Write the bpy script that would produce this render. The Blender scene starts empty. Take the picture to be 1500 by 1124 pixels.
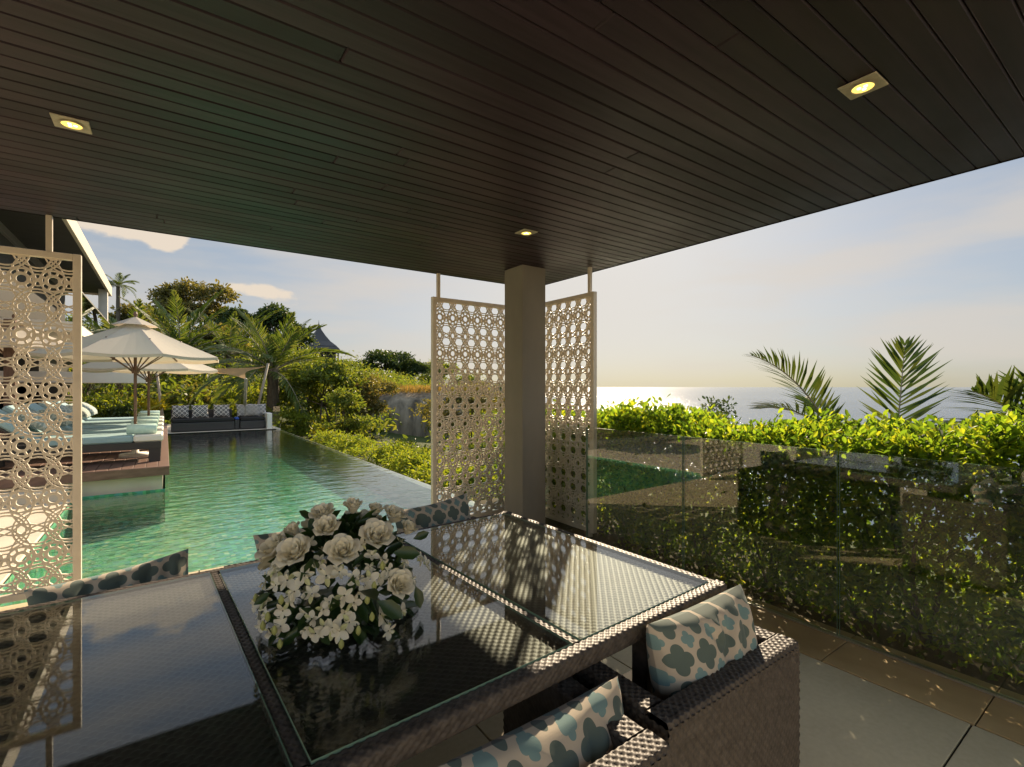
import bpy, math, random
import numpy as np
from mathutils import Vector
R = math.radians
scene = bpy.context.scene
COL = scene.collection
rnd = random.Random(7)
rg = np.random.default_rng(11)

# ------------------------------------------------------------ camera, sky, sun, exposure
YAW, EYE, FOC = R(35.4), 1.5, 715.0
cd = bpy.data.cameras.new('camera'); cam = bpy.data.objects.new('camera', cd); COL.objects.link(cam)
cam.location = (0, 0, EYE); cam.rotation_euler = (R(90), 0, -YAW)
cd.sensor_width = 36.0; cd.lens = FOC / 1500 * 36; cd.shift_y = 5 / 1500
cd.clip_start = 0.05; cd.clip_end = 200000
scene.camera = cam
scene.render.engine = 'CYCLES'
scene.cycles.use_denoising = True
scene.cycles.max_bounces = 10; scene.cycles.transparent_max_bounces = 24
scene.cycles.diffuse_bounces = 5; scene.cycles.glossy_bounces = 4
scene.cycles.sample_clamp_indirect = 6.0
scene.cycles.caustics_reflective = False; scene.cycles.caustics_refractive = False
scene.view_settings.view_transform = 'Standard'; scene.view_settings.look = 'None'
scene.view_settings.exposure = 1.9; scene.view_settings.gamma = 1.0
SUN_AZ, SUN_EL = R(47.8), R(27)
sdir = Vector((math.sin(SUN_AZ) * math.cos(SUN_EL), math.cos(SUN_AZ) * math.cos(SUN_EL), math.sin(SUN_EL)))
ld = bpy.data.lights.new('sun', 'SUN'); ld.energy = 2.7; ld.angle = R(0.53); ld.color = (1.0, 0.80, 0.56)
sun = bpy.data.objects.new('sun', ld); COL.objects.link(sun)
sun.rotation_euler = sdir.to_track_quat('Z', 'Y').to_euler(); sun.location = (20, 20, 20)

world = bpy.data.worlds.new('World'); scene.world = world; world.use_nodes = True
nt = world.node_tree; nt.nodes.clear()
def wn(t, **k):
    n = nt.nodes.new(t)
    for a, b in k.items(): setattr(n, a, b)
    return n
SKY_SAT, SKY_GAM, SKY_MUL = 1.32, 0.37, (0.73, 0.80, 0.89, 1)
sky = wn('ShaderNodeTexSky', sky_type='NISHITA', sun_disc=False)
sky.sun_elevation = SUN_EL; sky.sun_rotation = SUN_AZ
sky.altitude = 50; sky.air_density = 1.0; sky.dust_density = 1.6; sky.ozone_density = 1.6
bg = wn('ShaderNodeBackground'); bg.inputs[1].default_value = 0.085
out = wn('ShaderNodeOutputWorld')
tc = wn('ShaderNodeTexCoord')
def wmath(op, a, b=None, c=None):
    n = wn('ShaderNodeMath', operation=op)
    for i, v in enumerate((a, b, c)):
        if v is None: continue
        if isinstance(v, (int, float)): n.inputs[i].default_value = v
        else: nt.links.new(v, n.inputs[i])
    return n.outputs[0]
def blob(az, el, sx, sy):
    """how close a direction is to a heading / elevation, as a soft 0..1 blob"""
    sep = wn('ShaderNodeSeparateXYZ'); nt.links.new(tc.outputs['Generated'], sep.inputs[0])
    a = wmath('ARCTAN2', sep.outputs[0], sep.outputs[1])
    e = wmath('ARCSINE', sep.outputs[2])
    da = wmath('DIVIDE', wmath('SUBTRACT', a, R(az)), R(sx)); de = wmath('DIVIDE', wmath('SUBTRACT', e, R(el)), R(sy))
    d2 = wmath('ADD', wmath('MULTIPLY', da, da), wmath('MULTIPLY', de, de))
    return wmath('EXPONENT', wmath('MULTIPLY', d2, -1.0))
mp = wn('ShaderNodeMapping'); mp.inputs['Scale'].default_value = (1, 1, 2.2)
nt.links.new(tc.outputs['Generated'], mp.inputs[0])
nz = wn('ShaderNodeTexNoise'); nz.inputs['Scale'].default_value = 11; nz.inputs['Detail'].default_value = 9; nz.inputs['Roughness'].default_value = 0.58
nt.links.new(mp.outputs[0], nz.inputs[0])
m1 = blob(8.2, 9.9, 4.0, 1.3)
m2 = blob(-1.0, 18.8, 7.5, 4.2); m3 = wmath('ADD', blob(-3.8, 14.4, 4.5, 1.1), blob(0.2, 13.9, 1.3, 1.0))
msum = wmath('ADD', wmath('ADD', m1, m2), m3)
cl = wmath('ADD', wmath('MULTIPLY', nz.outputs[0], 1.5), wmath('MULTIPLY', msum, 0.80))
ramp = wn('ShaderNodeMapRange', interpolation_type='SMOOTHSTEP')
ramp.inputs['From Min'].default_value = 1.12; ramp.inputs['From Max'].default_value = 1.36
nt.links.new(cl, ramp.inputs[0])
# thin high veil on the seaward side
mp2 = wn('ShaderNodeMapping'); mp2.inputs['Scale'].default_value = (1, 1, 5); nt.links.new(tc.outputs['Generated'], mp2.inputs[0])
nz2 = wn('ShaderNodeTexNoise'); nz2.inputs['Scale'].default_value = 2.1; nz2.inputs['Detail'].default_value = 6; nt.links.new(mp2.outputs[0], nz2.inputs[0])
veil = wn('ShaderNodeMapRange', interpolation_type='SMOOTHSTEP')
veil.inputs['From Min'].default_value = 0.40; veil.inputs['From Max'].default_value = 0.66; veil.inputs['To Max'].default_value = 0.62
nt.links.new(nz2.outputs[0], veil.inputs[0])
mx2 = wn('ShaderNodeMixRGB'); nt.links.new(veil.outputs[0], mx2.inputs[0]); 
hs = wn('ShaderNodeHueSaturation'); hs.inputs['Saturation'].default_value = SKY_SAT; nt.links.new(sky.outputs[0], hs.inputs['Color'])
gm = wn('ShaderNodeGamma'); gm.inputs[1].default_value = SKY_GAM; nt.links.new(hs.outputs[0], gm.inputs[0])
sc_ = wn('ShaderNodeMixRGB', blend_type='MULTIPLY'); sc_.inputs[0].default_value = 1; sc_.inputs[2].default_value = SKY_MUL; nt.links.new(gm.outputs[0], sc_.inputs[1])
nt.links.new(sc_.outputs[0], mx2.inputs[1]); mx2.inputs[2].default_value = (2.25, 2.02, 1.76, 1)
glow = wn('ShaderNodeMixRGB'); nt.links.new(wmath('MULTIPLY', blob(44, 10, 24, 13), 0.6), glow.inputs[0]); nt.links.new(mx2.outputs[0], glow.inputs[1]); glow.inputs[2].default_value = (2.5, 2.26, 1.95, 1)   # hazy air round the low sun
mx = wn('ShaderNodeMixRGB'); nt.links.new(ramp.outputs[0], mx.inputs[0]); nt.links.new(glow.outputs[0], mx.inputs[1]); mx.inputs[2].default_value = (2.6, 2.25, 1.85, 1)
# sky boosted overhead and behind the camera, added as fill for the interior
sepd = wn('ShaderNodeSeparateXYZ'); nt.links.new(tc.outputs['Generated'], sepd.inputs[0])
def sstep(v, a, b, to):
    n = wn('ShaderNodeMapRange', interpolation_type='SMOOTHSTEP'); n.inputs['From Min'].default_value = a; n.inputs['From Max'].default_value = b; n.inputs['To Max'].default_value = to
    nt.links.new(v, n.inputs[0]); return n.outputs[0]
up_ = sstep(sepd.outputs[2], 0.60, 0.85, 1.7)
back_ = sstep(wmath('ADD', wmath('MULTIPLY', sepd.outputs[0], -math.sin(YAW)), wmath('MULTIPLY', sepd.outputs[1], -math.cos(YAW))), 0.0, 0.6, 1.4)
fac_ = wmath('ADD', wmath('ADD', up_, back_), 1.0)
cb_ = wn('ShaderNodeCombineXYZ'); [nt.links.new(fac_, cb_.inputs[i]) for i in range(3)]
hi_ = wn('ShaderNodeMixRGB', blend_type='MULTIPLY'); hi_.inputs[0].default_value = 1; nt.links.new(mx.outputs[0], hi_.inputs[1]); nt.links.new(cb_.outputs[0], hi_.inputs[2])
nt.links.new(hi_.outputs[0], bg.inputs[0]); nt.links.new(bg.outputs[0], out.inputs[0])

# ------------------------------------------------------------ helpers
_fw = np.array([math.sin(YAW), math.cos(YAW), 0]); _rt = np.array([math.cos(YAW), -math.sin(YAW), 0]); _up = np.array([0, 0, 1.0])
def _ray(x, y): return _fw + (x - 750) / FOC * _rt + (567 - y) / FOC * _up
_O = np.array([0, 0, EYE])
def at_z(x, y, z): r = _ray(x, y); return _O + r * (z - EYE) / r[2]
def at_Y(x, y, Y): r = _ray(x, y); return _O + r * Y / r[1]
def at_d(x, y, d): return _O + _ray(x, y) * d

def tag(o, label=None, cat=None, group=None, kind=None):
    if label: o['label'] = label
    if cat: o['category'] = cat
    if group: o['group'] = group
    if kind: o['kind'] = kind
    return o
def empty(name, loc=(0, 0, 0), label=None, cat=None, group=None, rz=0):
    o = bpy.data.objects.new(name, None); COL.objects.link(o); o.location = loc; o.rotation_euler = (0, 0, rz)
    o.empty_display_size = 0.1
    return tag(o, label, cat, group)
def npmesh(name, V, Fq, mats, parent=None, smooth=False, mi=None, loc=None, uv=None):
    """V (n,3); Fq list of arrays of faces, each (m,k)"""
    me = bpy.data.meshes.new(name)
    V = np.asarray(V, dtype=np.float32)
    if isinstance(Fq, np.ndarray): Fq = [Fq]
    Fq = [np.asarray(f, dtype=np.int32) for f in Fq if len(f)]
    nl = sum(f.size for f in Fq); npoly = sum(len(f) for f in Fq)
    me.vertices.add(len(V)); me.vertices.foreach_set('co', V.ravel())
    me.loops.add(nl); me.polygons.add(npoly)
    li = np.concatenate([f.ravel() for f in Fq]) if Fq else np.zeros(0, np.int32)
    me.loops.foreach_set('vertex_index', li)
    tot = np.concatenate([np.full(len(f), f.shape[1], np.int32) for f in Fq])
    st = np.concatenate([[0], np.cumsum(tot)[:-1]]).astype(np.int32)
    me.polygons.foreach_set('loop_start', st); me.polygons.foreach_set('loop_total', tot)
    me.polygons.foreach_set('use_smooth', np.full(npoly, bool(smooth)))
    if mi is not None: me.polygons.foreach_set('material_index', np.asarray(mi, np.int32))
    if uv is not None:
        l = me.uv_layers.new(name='UVMap'); l.data.foreach_set('uv', np.asarray(uv, np.float32)[li].ravel())
    me.update(calc_edges=True); me.validate()
    for m in (mats if isinstance(mats, (list, tuple)) else [mats]): me.materials.append(m)
    o = bpy.data.objects.new(name, me); COL.objects.link(o)
    if parent: o.parent = parent
    if loc is not None: o.location = loc
    return o
class MB:
    """collects shapes of one part"""
    def __init__(s): s.v = []; s.f = {}; s.n = 0; s.sm = []
    def add(s, V, F, m=0):
        V = np.asarray(V, float).reshape(-1, 3); s.v.append(V)
        for f in F: s.f.setdefault(len(f), []).append((tuple(int(i) + s.n for i in f), m))
        s.n += len(V)
    def box(s, a, b, bev=0.0, m=0):
        a = np.minimum(a, b) * 1.0; b2 = np.maximum(np.array(a), np.array(b)) * 1.0
        x0, y0, z0 = a; x1, y1, z1 = np.array(b2)
        if bev <= 0:
            V = [(x, y, z) for z in (z0, z1) for y in (y0, y1) for x in (x0, x1)]
            s.add(V, [(0, 2, 3, 1), (4, 5, 7, 6), (0, 1, 5, 4), (2, 6, 7, 3), (0, 4, 6, 2), (1, 3, 7, 5)], m); return s
        e = bev; V = []
        for sx in (0, 1):
            for sy in (0, 1):
                for sz in (0, 1):
                    X = (x0, x1)[sx]; Y = (y0, y1)[sy]; Z = (z0, z1)[sz]
                    ix = e if sx == 0 else -e; iy = e if sy == 0 else -e; iz = e if sz == 0 else -e
                    V += [(X, Y + iy, Z + iz), (X + ix, Y, Z + iz), (X + ix, Y + iy, Z)]
        def q(sx, sy, sz, k): return (sx * 4 + sy * 2 + sz) * 3 + k
        F = []
        for sx in (0, 1):
            l = [q(sx, 0, 0, 0), q(sx, 1, 0, 0), q(sx, 1, 1, 0), q(sx, 0, 1, 0)]; F.append(l if sx else l[::-1])
        for sy in (0, 1):
            l = [q(0, sy, 0, 1), q(1, sy, 0, 1), q(1, sy, 1, 1), q(0, sy, 1, 1)]; F.append(l[::-1] if sy else l)
        for sz in (0, 1):
            l = [q(0, 0, sz, 2), q(1, 0, sz, 2), q(1, 1, sz, 2), q(0, 1, sz, 2)]; F.append(l if sz else l[::-1])
        for a_ in (0, 1):
            for b_ in (0, 1):
                F.append([q(a_, b_, 0, 0), q(a_, b_, 1, 0), q(a_, b_, 1, 1), q(a_, b_, 0, 1)])
                F.append([q(a_, 0, b_, 0), q(a_, 1, b_, 0), q(a_, 1, b_, 2), q(a_, 0, b_, 2)])
                F.append([q(0, a_, b_, 1), q(1, a_, b_, 1), q(1, a_, b_, 2), q(0, a_, b_, 2)])
        for sx in (0, 1):
            for sy in (0, 1):
                for sz in (0, 1): F.append([q(sx, sy, sz, 0), q(sx, sy, sz, 1), q(sx, sy, sz, 2)])
        s.add(V, F, m); return s
    def tube(s, pts, rad, n=8, m=0, caps=True):
        pts = [np.array(p, float) for p in pts]
        if not hasattr(rad, '__len__'): rad = [rad] * len(pts)
        V = []; prev = None
        for i, p in enumerate(pts):
            t = pts[min(i + 1, len(pts) - 1)] - pts[max(i - 1, 0)]; t /= np.linalg.norm(t) + 1e-9
            u = np.cross(t, (0, 0, 1)) if prev is None else prev - t * (prev @ t)
            if np.linalg.norm(u) < 1e-4: u = np.cross(t, (0, 1, 0))
            u /= np.linalg.norm(u); w = np.cross(t, u); prev = u
            for k in range(n):
                a = 2 * math.pi * k / n; V.append(p + rad[i] * (math.cos(a) * u + math.sin(a) * w))
        F = []
        for i in range(len(pts) - 1):
            for k in range(n): F.append((i * n + k, i * n + (k + 1) % n, (i + 1) * n + (k + 1) % n, (i + 1) * n + k))
        if caps: F.append(tuple(range(n))[::-1]); F.append(tuple((len(pts) - 1) * n + k for k in range(n)))
        s.add(V, F, m); return s
    def bar(s, a, b, w, h, m=0):
        """rectangular bar from a to b"""
        a = np.array(a, float); b = np.array(b, float); t = (b - a) / np.linalg.norm(b - a)
        u = np.cross(t, (0, 0, 1)); 
        if np.linalg.norm(u) < 1e-4: u = np.array((1.0, 0, 0))
        u /= np.linalg.norm(u); k = np.cross(u, t)
        V = [p + i * u * w / 2 + j * k * h / 2 for p in (a, b) for i, j in ((-1, -1), (1, -1), (1, 1), (-1, 1))]
        s.add(V, [(0, 3, 2, 1), (4, 5, 6, 7), (0, 1, 5, 4), (1, 2, 6, 5), (2, 3, 7, 6), (3, 0, 4, 7)], m); return s
    def lathe(s, prof, c=(0, 0, 0), n=20, m=0):
        V = [(c[0] + r * math.cos(2 * math.pi * k / n), c[1] + r * math.sin(2 * math.pi * k / n), c[2] + z) for r, z in prof for k in range(n)]
        F = [(i * n + k, i * n + (k + 1) % n, (i + 1) * n + (k + 1) % n, (i + 1) * n + k) for i in range(len(prof) - 1) for k in range(n)]
        s.add(V, F, m); return s
    def grid(s, P, m=0, flip=False):
        P = np.asarray(P, float); a, b = P.shape[:2]
        F = [(i * b + j, i * b + j + 1, (i + 1) * b + j + 1, (i + 1) * b + j) for i in range(a - 1) for j in range(b - 1)]
        s.add(P.reshape(-1, 3), [f[::-1] for f in F] if flip else F, m); return s
    def build(s, name, mats, parent=None, smooth=False, loc=None):
        V = np.concatenate(s.v); ks = sorted(s.f)
        Fq = [np.array([f for f, _ in s.f[k]], np.int32) for k in ks]; mi = [m for k in ks for _, m in s.f[k]]
        return npmesh(name, V, Fq, mats, parent, smooth, mi, loc)
def copy_tree(o, parent=None):
    c = o.copy(); COL.objects.link(c)
    if parent: c.parent = parent
    for ch in list(o.children): copy_tree(ch, c)
    return c
def struct(o): o['kind'] = 'structure'; return o

# ------------------------------------------------------------ materials
class MT:
    def __init__(s, name):
        s.m = bpy.data.materials.new(name); s.m.use_nodes = True; s.t = s.m.node_tree; s.t.nodes.clear()
        s.o = s.n('ShaderNodeOutputMaterial')
    def n(s, t, **k):
        x = s.t.nodes.new(t)
        for a, b in k.items(): setattr(x, a, b)
        return x
    def l(s, a, b): s.t.links.new(a, b)
    def pr(s, col=None, rough=0.5, spec=0.5, metal=0.0):
        p = s.n('ShaderNodeBsdfPrincipled')
        if col is not None:
            if isinstance(col, tuple): p.inputs['Base Color'].default_value = (*col, 1)
            else: s.l(col, p.inputs['Base Color'])
        if isinstance(rough, (int, float)): p.inputs['Roughness'].default_value = rough
        else: s.l(rough, p.inputs['Roughness'])
        p.inputs['Specular IOR Level'].default_value = spec; p.inputs['Metallic'].default_value = metal
        s.p = p; s.l(p.outputs[0], s.o.inputs[0]); return p
    def coord(s, scale=(1, 1, 1), what='Object', rot=(0, 0, 0)):
        t = s.n('ShaderNodeTexCoord'); mp = s.n('ShaderNodeMapping'); mp.inputs['Scale'].default_value = scale; mp.inputs['Rotation'].default_value = rot
        s.l(t.outputs[what], mp.inputs[0]); return mp.outputs[0]
    def noise(s, vec, scale=5, det=4, rough=0.55):
        n = s.n('ShaderNodeTexNoise'); n.inputs['Scale'].default_value = scale; n.inputs['Detail'].default_value = det; n.inputs['Roughness'].default_value = rough
        if vec is not None: s.l(vec, n.inputs['Vector'])
        return n.outputs[0]
    def ramp(s, fac, stops, interp='LINEAR'):
        r = s.n('ShaderNodeValToRGB'); r.color_ramp.interpolation = interp; e = r.color_ramp.elements
        while len(e) < len(stops): e.new(0.5)
        for i, (p, c) in enumerate(stops): e[i].position = p; e[i].color = (*c, 1)
        s.l(fac, r.inputs[0]); return r.outputs[0]
    def math(s, op, a, b=None, c=None):
        n = s.n('ShaderNodeMath', operation=op)
        for i, v in enumerate((a, b, c)):
            if v is None: continue
            if isinstance(v, (int, float)): n.inputs[i].default_value = v
            else: s.l(v, n.inputs[i])
        return n.outputs[0]
    def mix(s, f, a, b, blend='MIX'):
        n = s.n('ShaderNodeMixRGB', blend_type=blend)
        for i, v in enumerate((f, a, b)):
            if isinstance(v, (int, float)): n.inputs[i].default_value = v
            elif isinstance(v, tuple): n.inputs[i].default_value = (*v, 1)
            else: s.l(v, n.inputs[i])
        return n.outputs[0]
    def bump(s, h, strength=0.3, dist=0.01, to=None):
        b = s.n('ShaderNodeBump'); b.inputs['Strength'].default_value = strength; b.inputs['Distance'].default_value = dist
        s.l(h, b.inputs['Height']); s.l(b.outputs[0], (to or s.p).inputs['Normal']); return b.outputs[0]
def speckled(name, a, b, scale=6, rough=0.6, spec=0.4, bump=0.0, bscale=60, stretch=(1, 1, 1), det=5):
    t = MT(name); v = t.coord(stretch)
    n = t.noise(v, scale, det); c = t.ramp(n, [(0.3, a), (0.7, b)])
    rv = t.math('MULTIPLY_ADD', n, 0.25, rough - 0.12)
    t.pr(c, rv, spec)
    if bump: t.bump(t.noise(v, bscale, 3), bump, 0.004)
    return t.m
def schlick(t, f0=0.04, gain=1.0):
    lw = t.n('ShaderNodeLayerWeight'); lw.inputs[0].default_value = 0.5
    p5 = t.math('POWER', lw.outputs['Facing'], 5.0)
    return t.math('MULTIPLY', t.math('MULTIPLY_ADD', p5, 1 - f0, f0), gain), lw
def glass_mat(name, tint, f0=0.04, rough=0.0, gain=1.0, dirt=0.0):
    t = MT(name); f, lw = schlick(t, f0, gain)
    tr = t.n('ShaderNodeBsdfTransparent'); tr.inputs[0].default_value = (*tint, 1)
    gl = t.n('ShaderNodeBsdfGlossy'); gl.inputs['Roughness'].default_value = rough; gl.inputs[0].default_value = (1, 1, 1, 1)
    mx = t.n('ShaderNodeMixShader'); t.l(f, mx.inputs[0]); t.l(tr.outputs[0], mx.inputs[1]); t.l(gl.outputs[0], mx.inputs[2])
    last = mx.outputs[0]
    if dirt:
        df = t.n('ShaderNodeBsdfDiffuse'); df.inputs[0].default_value = (0.7, 0.66, 0.58, 1)
        tl = t.n('ShaderNodeBsdfTranslucent'); tl.inputs[0].default_value = (0.8, 0.72, 0.58, 1)
        ad = t.n('ShaderNodeMixShader'); ad.inputs[0].default_value = 0.5; t.l(df.outputs[0], ad.inputs[1]); t.l(tl.outputs[0], ad.inputs[2])
        n = t.noise(t.coord(), 3.0, 6, 0.65); k = t.math('MULTIPLY', n, dirt * 2)
        m2 = t.n('ShaderNodeMixShader'); t.l(k, m2.inputs[0]); t.l(last, m2.inputs[1]); t.l(ad.outputs[0], m2.inputs[2]); last = m2.outputs[0]
    t.l(last, t.o.inputs[0]); return t.m
def leaf_mat(name, cols, transl=0.45, tcol=1.6, spec=0.3, rough=0.5, tint=(1.15, 1.0, 0.35)):
    t = MT(name); g = t.n('ShaderNodeNewGeometry')
    if len(cols) == 1: cols = cols * 2
    st = [(i / (len(cols) - 1), c) for i, c in enumerate(cols)]
    c = t.ramp(g.outputs['Random Per Island'], st)
    pv = t.n('ShaderNodeObjectInfo')
    p = t.n('ShaderNodeBsdfPrincipled'); t.l(c, p.inputs['Base Color']); p.inputs['Roughness'].default_value = rough; p.inputs['Specular IOR Level'].default_value = spec
    tl = t.n('ShaderNodeBsdfTranslucent'); tc_ = t.mix(1.0, c, (tcol * tint[0], tcol * tint[1], tcol * tint[2]), 'MULTIPLY'); t.l(tc_, tl.inputs[0])
    mx = t.n('ShaderNodeMixShader'); mx.inputs[0].default_value = transl
    t.l(p.outputs[0], mx.inputs[1]); t.l(tl.outputs[0], mx.inputs[2]); t.l(mx.outputs[0], t.o.inputs[0]); return t.m

M = {}
M['screen'] = speckled('cream_powder_coat', (0.62, 0.555, 0.455), (0.69, 0.62, 0.51), 9, 0.45, 0.4)
M['column'] = speckled('taupe_render', (0.195, 0.18, 0.15), (0.255, 0.235, 0.195), 2.2, 0.7, 0.25, 0.25, 160, (1, 1, 0.5), 8)
M['metal'] = MT('brushed_steel'); M['metal'].pr((0.62, 0.6, 0.56), 0.32, 0.5, 0.9); M['metal'] = M['metal'].m
M['rod'] = MT('cream_rod'); M['rod'].pr((0.6, 0.54, 0.44), 0.4); M['rod'] = M['rod'].m
def ceiling_mat():
    t = MT('dark_stained_timber'); v = t.coord((0.5, 9, 9))
    g = t.n('ShaderNodeNewGeometry')
    n = t.noise(v, 3.2, 7, 0.62)
    c = t.ramp(n, [(0.28, (0.0150, 0.0076, 0.0108)), (0.72, (0.034, 0.0180, 0.0262))])
    var = t.math('MULTIPLY_ADD', g.outputs['Random Per Island'], 0.9, 0.5)
    cc = t.n('ShaderNodeMixRGB', blend_type='MULTIPLY'); cc.inputs[0].default_value = 1; t.l(c, cc.inputs[1])
    cb = t.n('ShaderNodeCombineXYZ'); [t.l(var, cb.inputs[i]) for i in range(3)]; t.l(cb.outputs[0], cc.inputs[2])
    big = t.noise(t.coord((0.6, 1.2, 1)), 1.3, 4, 0.6)
    t.pr(cc.outputs[0], t.math('MULTIPLY_ADD', big, 0.5, 0.22), 0.30)
    t.bump(n, 0.12, 0.004); return t.m
M['ceiling'] = ceiling_mat()
M['dark'] = MT('black_void'); M['dark'].pr((0.01, 0.008, 0.007), 0.9, 0.1); M['dark'] = M['dark'].m
M['roof'] = speckled('grey_roof', (0.2, 0.19, 0.17), (0.26, 0.25, 0.22), 3, 0.8)
def tile_floor():
    t = MT('cream_sandstone'); v = t.coord()
    n = t.noise(v, 2.2, 6, 0.6); n2 = t.noise(v, 40, 4)
    c = t.ramp(n, [(0.25, (0.53, 0.445, 0.27)), (0.75, (0.72, 0.62, 0.39))])
    n3 = t.noise(v, 0.9, 5, 0.7); c = t.mix(t.math('MULTIPLY', n3, 0.35), c, (0.42, 0.36, 0.25)); c = t.mix(0.16, c, t.ramp(n2, [(0.3, (0.22, 0.19, 0.14)), (0.7, (0.6, 0.55, 0.45))]))
    t.pr(c, 0.55, 0.35); t.bump(n2, 0.12, 0.003); return t.m
M['tile'] = tile_floor()
M['border'] = speckled('brown_sandstone', (0.40, 0.27, 0.125), (0.56, 0.40, 0.20), 3.5, 0.5, 0.4, 0.1, 40, (1, 0.5, 1), 7)
M['joint'] = MT('dark_joint'); M['joint'].pr((0.06, 0.05, 0.04), 0.9, 0.1); M['joint'] = M['joint'].m
M['stone'] = speckled('pale_deck_stone', (0.55, 0.48, 0.37), (0.66, 0.58, 0.45), 2.5, 0.65, 0.3, 0.1, 30)
M['wood_deck'] = speckled('red_brown_decking', (0.115, 0.062, 0.045), (0.21, 0.125, 0.09), 4, 0.55, 0.4, 0.2, 30, (1.2, 9, 4))
M['render'] = speckled('pale_render', (0.52, 0.47, 0.38), (0.60, 0.55, 0.45), 3, 0.75, 0.2)
M['white'] = speckled('white_paint', (0.72, 0.68, 0.60), (0.78, 0.74, 0.66), 3, 0.5, 0.4)
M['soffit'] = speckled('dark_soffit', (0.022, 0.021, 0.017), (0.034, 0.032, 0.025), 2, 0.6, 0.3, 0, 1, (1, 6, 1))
M['lip'] = speckled('pool_lip', (0.24, 0.25, 0.20), (0.33, 0.32, 0.26), 8, 0.35, 0.5)
M['poolglass'] = glass_mat('clear_glass', (0.955, 0.97, 0.95), 0.045, 0.0, 1.4, 0.010)
M['tabletop'] = glass_mat('table_glass', (0.92, 0.945, 0.925), 0.036, 0.0, 0.95, 0.005)
t = MT('green_glass_edge'); t.pr((0.17, 0.27, 0.20), 0.2, 0.5); M['edge'] = t.m
M['winglass'] = glass_mat('window_glass', (0.25, 0.27, 0.25), 0.08, 0.0, 1.5)
def mosaic():
    t = MT('green_mosaic'); v = t.coord()
    vo = t.n('ShaderNodeTexVoronoi'); vo.inputs['Scale'].default_value = 19; vo.inputs['Randomness'].default_value = 0.6; t.l(v, vo.inputs['Vector'])
    sp = t.n('ShaderNodeSeparateColor'); t.l(vo.outputs['Color'], sp.inputs[0])
    c = t.ramp(sp.outputs[0], [(0.0, (0.01, 0.13, 0.07)), (0.25, (0.02, 0.30, 0.14)), (0.45, (0.03, 0.25, 0.22)), (0.62, (0.10, 0.46, 0.20)), (0.78, (0.05, 0.30, 0.32)), (0.93, (0.28, 0.42, 0.17)), (1.0, (0.48, 0.58, 0.36))])
    big = t.noise(v, 0.9, 5, 0.6)
    c = t.mix(t.math('MULTIPLY', big, 0.42), c, (0.22, 0.36, 0.14))
    t.pr(c, 0.4, 0.4); return t.m
M['mosaic'] = mosaic()
def water():
    t = MT('pool_water'); f, lw = schlick(t, 0.03, 1.65)
    v = t.coord((1.0, 2.0, 1.0), rot=(0, 0, R(30))); n1 = t.noise(v, 2.6, 3, 0.5); n2 = t.noise(t.coord((1, 1.7, 1), rot=(0, 0, R(-20))), 9, 3, 0.5)
    h = t.math('MULTIPLY_ADD', n2, 0.28, n1)
    b = t.n('ShaderNodeBump'); b.inputs['Strength'].default_value = 0.24; b.inputs['Distance'].default_value = 0.05; t.l(h, b.inputs['Height'])
    t.l(b.outputs[0], lw.inputs['Normal'])
    tr = t.n('ShaderNodeBsdfTransparent'); tr.inputs[0].default_value = (0.86, 0.99, 0.93, 1)
    gl = t.n('ShaderNodeBsdfGlossy'); gl.inputs['Roughness'].default_value = 0.03; t.l(b.outputs[0], gl.inputs['Normal'])
    mx = t.n('ShaderNodeMixShader'); t.l(t.math('MINIMUM', f, 0.95), mx.inputs[0]); t.l(tr.outputs[0], mx.inputs[1]); t.l(gl.outputs[0], mx.inputs[2]); t.l(mx.outputs[0], t.o.inputs[0]); return t.m
M['water'] = water()
def sea():
    t = MT('sea_water'); v = t.coord((1, 1, 1))
    n = t.noise(v, 0.12, 6, 0.65); n2 = t.noise(t.coord((0.004, 0.0012, 1), rot=(0, 0, R(46))), 1.0, 4, 0.6)
    t.pr(t.ramp(n2, [(0.35, (0.05, 0.085, 0.14)), (0.65, (0.08, 0.12, 0.18))]), 0.14, 0.5)
    t.p.inputs['IOR'].default_value = 1.33
    t.bump(n, 0.7, 2.0); return t.m
M['sea'] = sea()
M['soil'] = speckled('dark_soil', (0.035, 0.03, 0.018), (0.07, 0.06, 0.03), 3, 0.9, 0.1, 0.3, 20)
M['hill'] = speckled('hillside_undergrowth', (0.03, 0.045, 0.012), (0.075, 0.085, 0.028), 0.35, 0.9, 0.1, 0, 1, (1, 1, 1), 8)
M['rock'] = speckled('weathered_granite', (0.055, 0.046, 0.033), (0.27, 0.228, 0.165), 1.1, 0.9, 0.15, 0.9, 6, (1.8, 1.8, 0.28), 10)
t = MT('brown_black_wicker'); v = t.coord(); n = t.noise(v, 35, 3); g = t.n('ShaderNodeNewGeometry')
t.pr(t.ramp(n, [(0.3, (0.052, 0.043, 0.037)), (0.7, (0.105, 0.089, 0.075))]), 0.52, 0.24); M['wicker'] = t.m
t = MT('dark_flat_frame'); t.pr((0.035, 0.033, 0.032), 0.5, 0.4); M['charcoal'] = t.m
t = MT('table_weave'); v = t.coord(); n = t.noise(v, 30, 3); t.pr(t.ramp(n, [(0.3, (0.034, 0.029, 0.024)), (0.7, (0.062, 0.053, 0.043))]), 0.55, 0.22); M['weave'] = t.m
t = MT('dark_seat_fabric'); t.pr((0.03, 0.029, 0.028), 0.85, 0.2); M['seat'] = t.m
M['aqua'] = speckled('aqua_canvas', (0.27, 0.40, 0.42), (0.33, 0.46, 0.47), 6, 0.85, 0.15, 0.1, 80)
M['paleaqua'] = speckled('pale_aqua_towel', (0.45, 0.62, 0.55), (0.58, 0.74, 0.66), 22, 0.95, 0.1, 0.5, 120)
M['canvas'] = leaf_mat('ivory_canvas', [(0.62, 0.56, 0.47)], 0.35, 0.8, 0.1, 0.9, (1, .93, .82))
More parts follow.
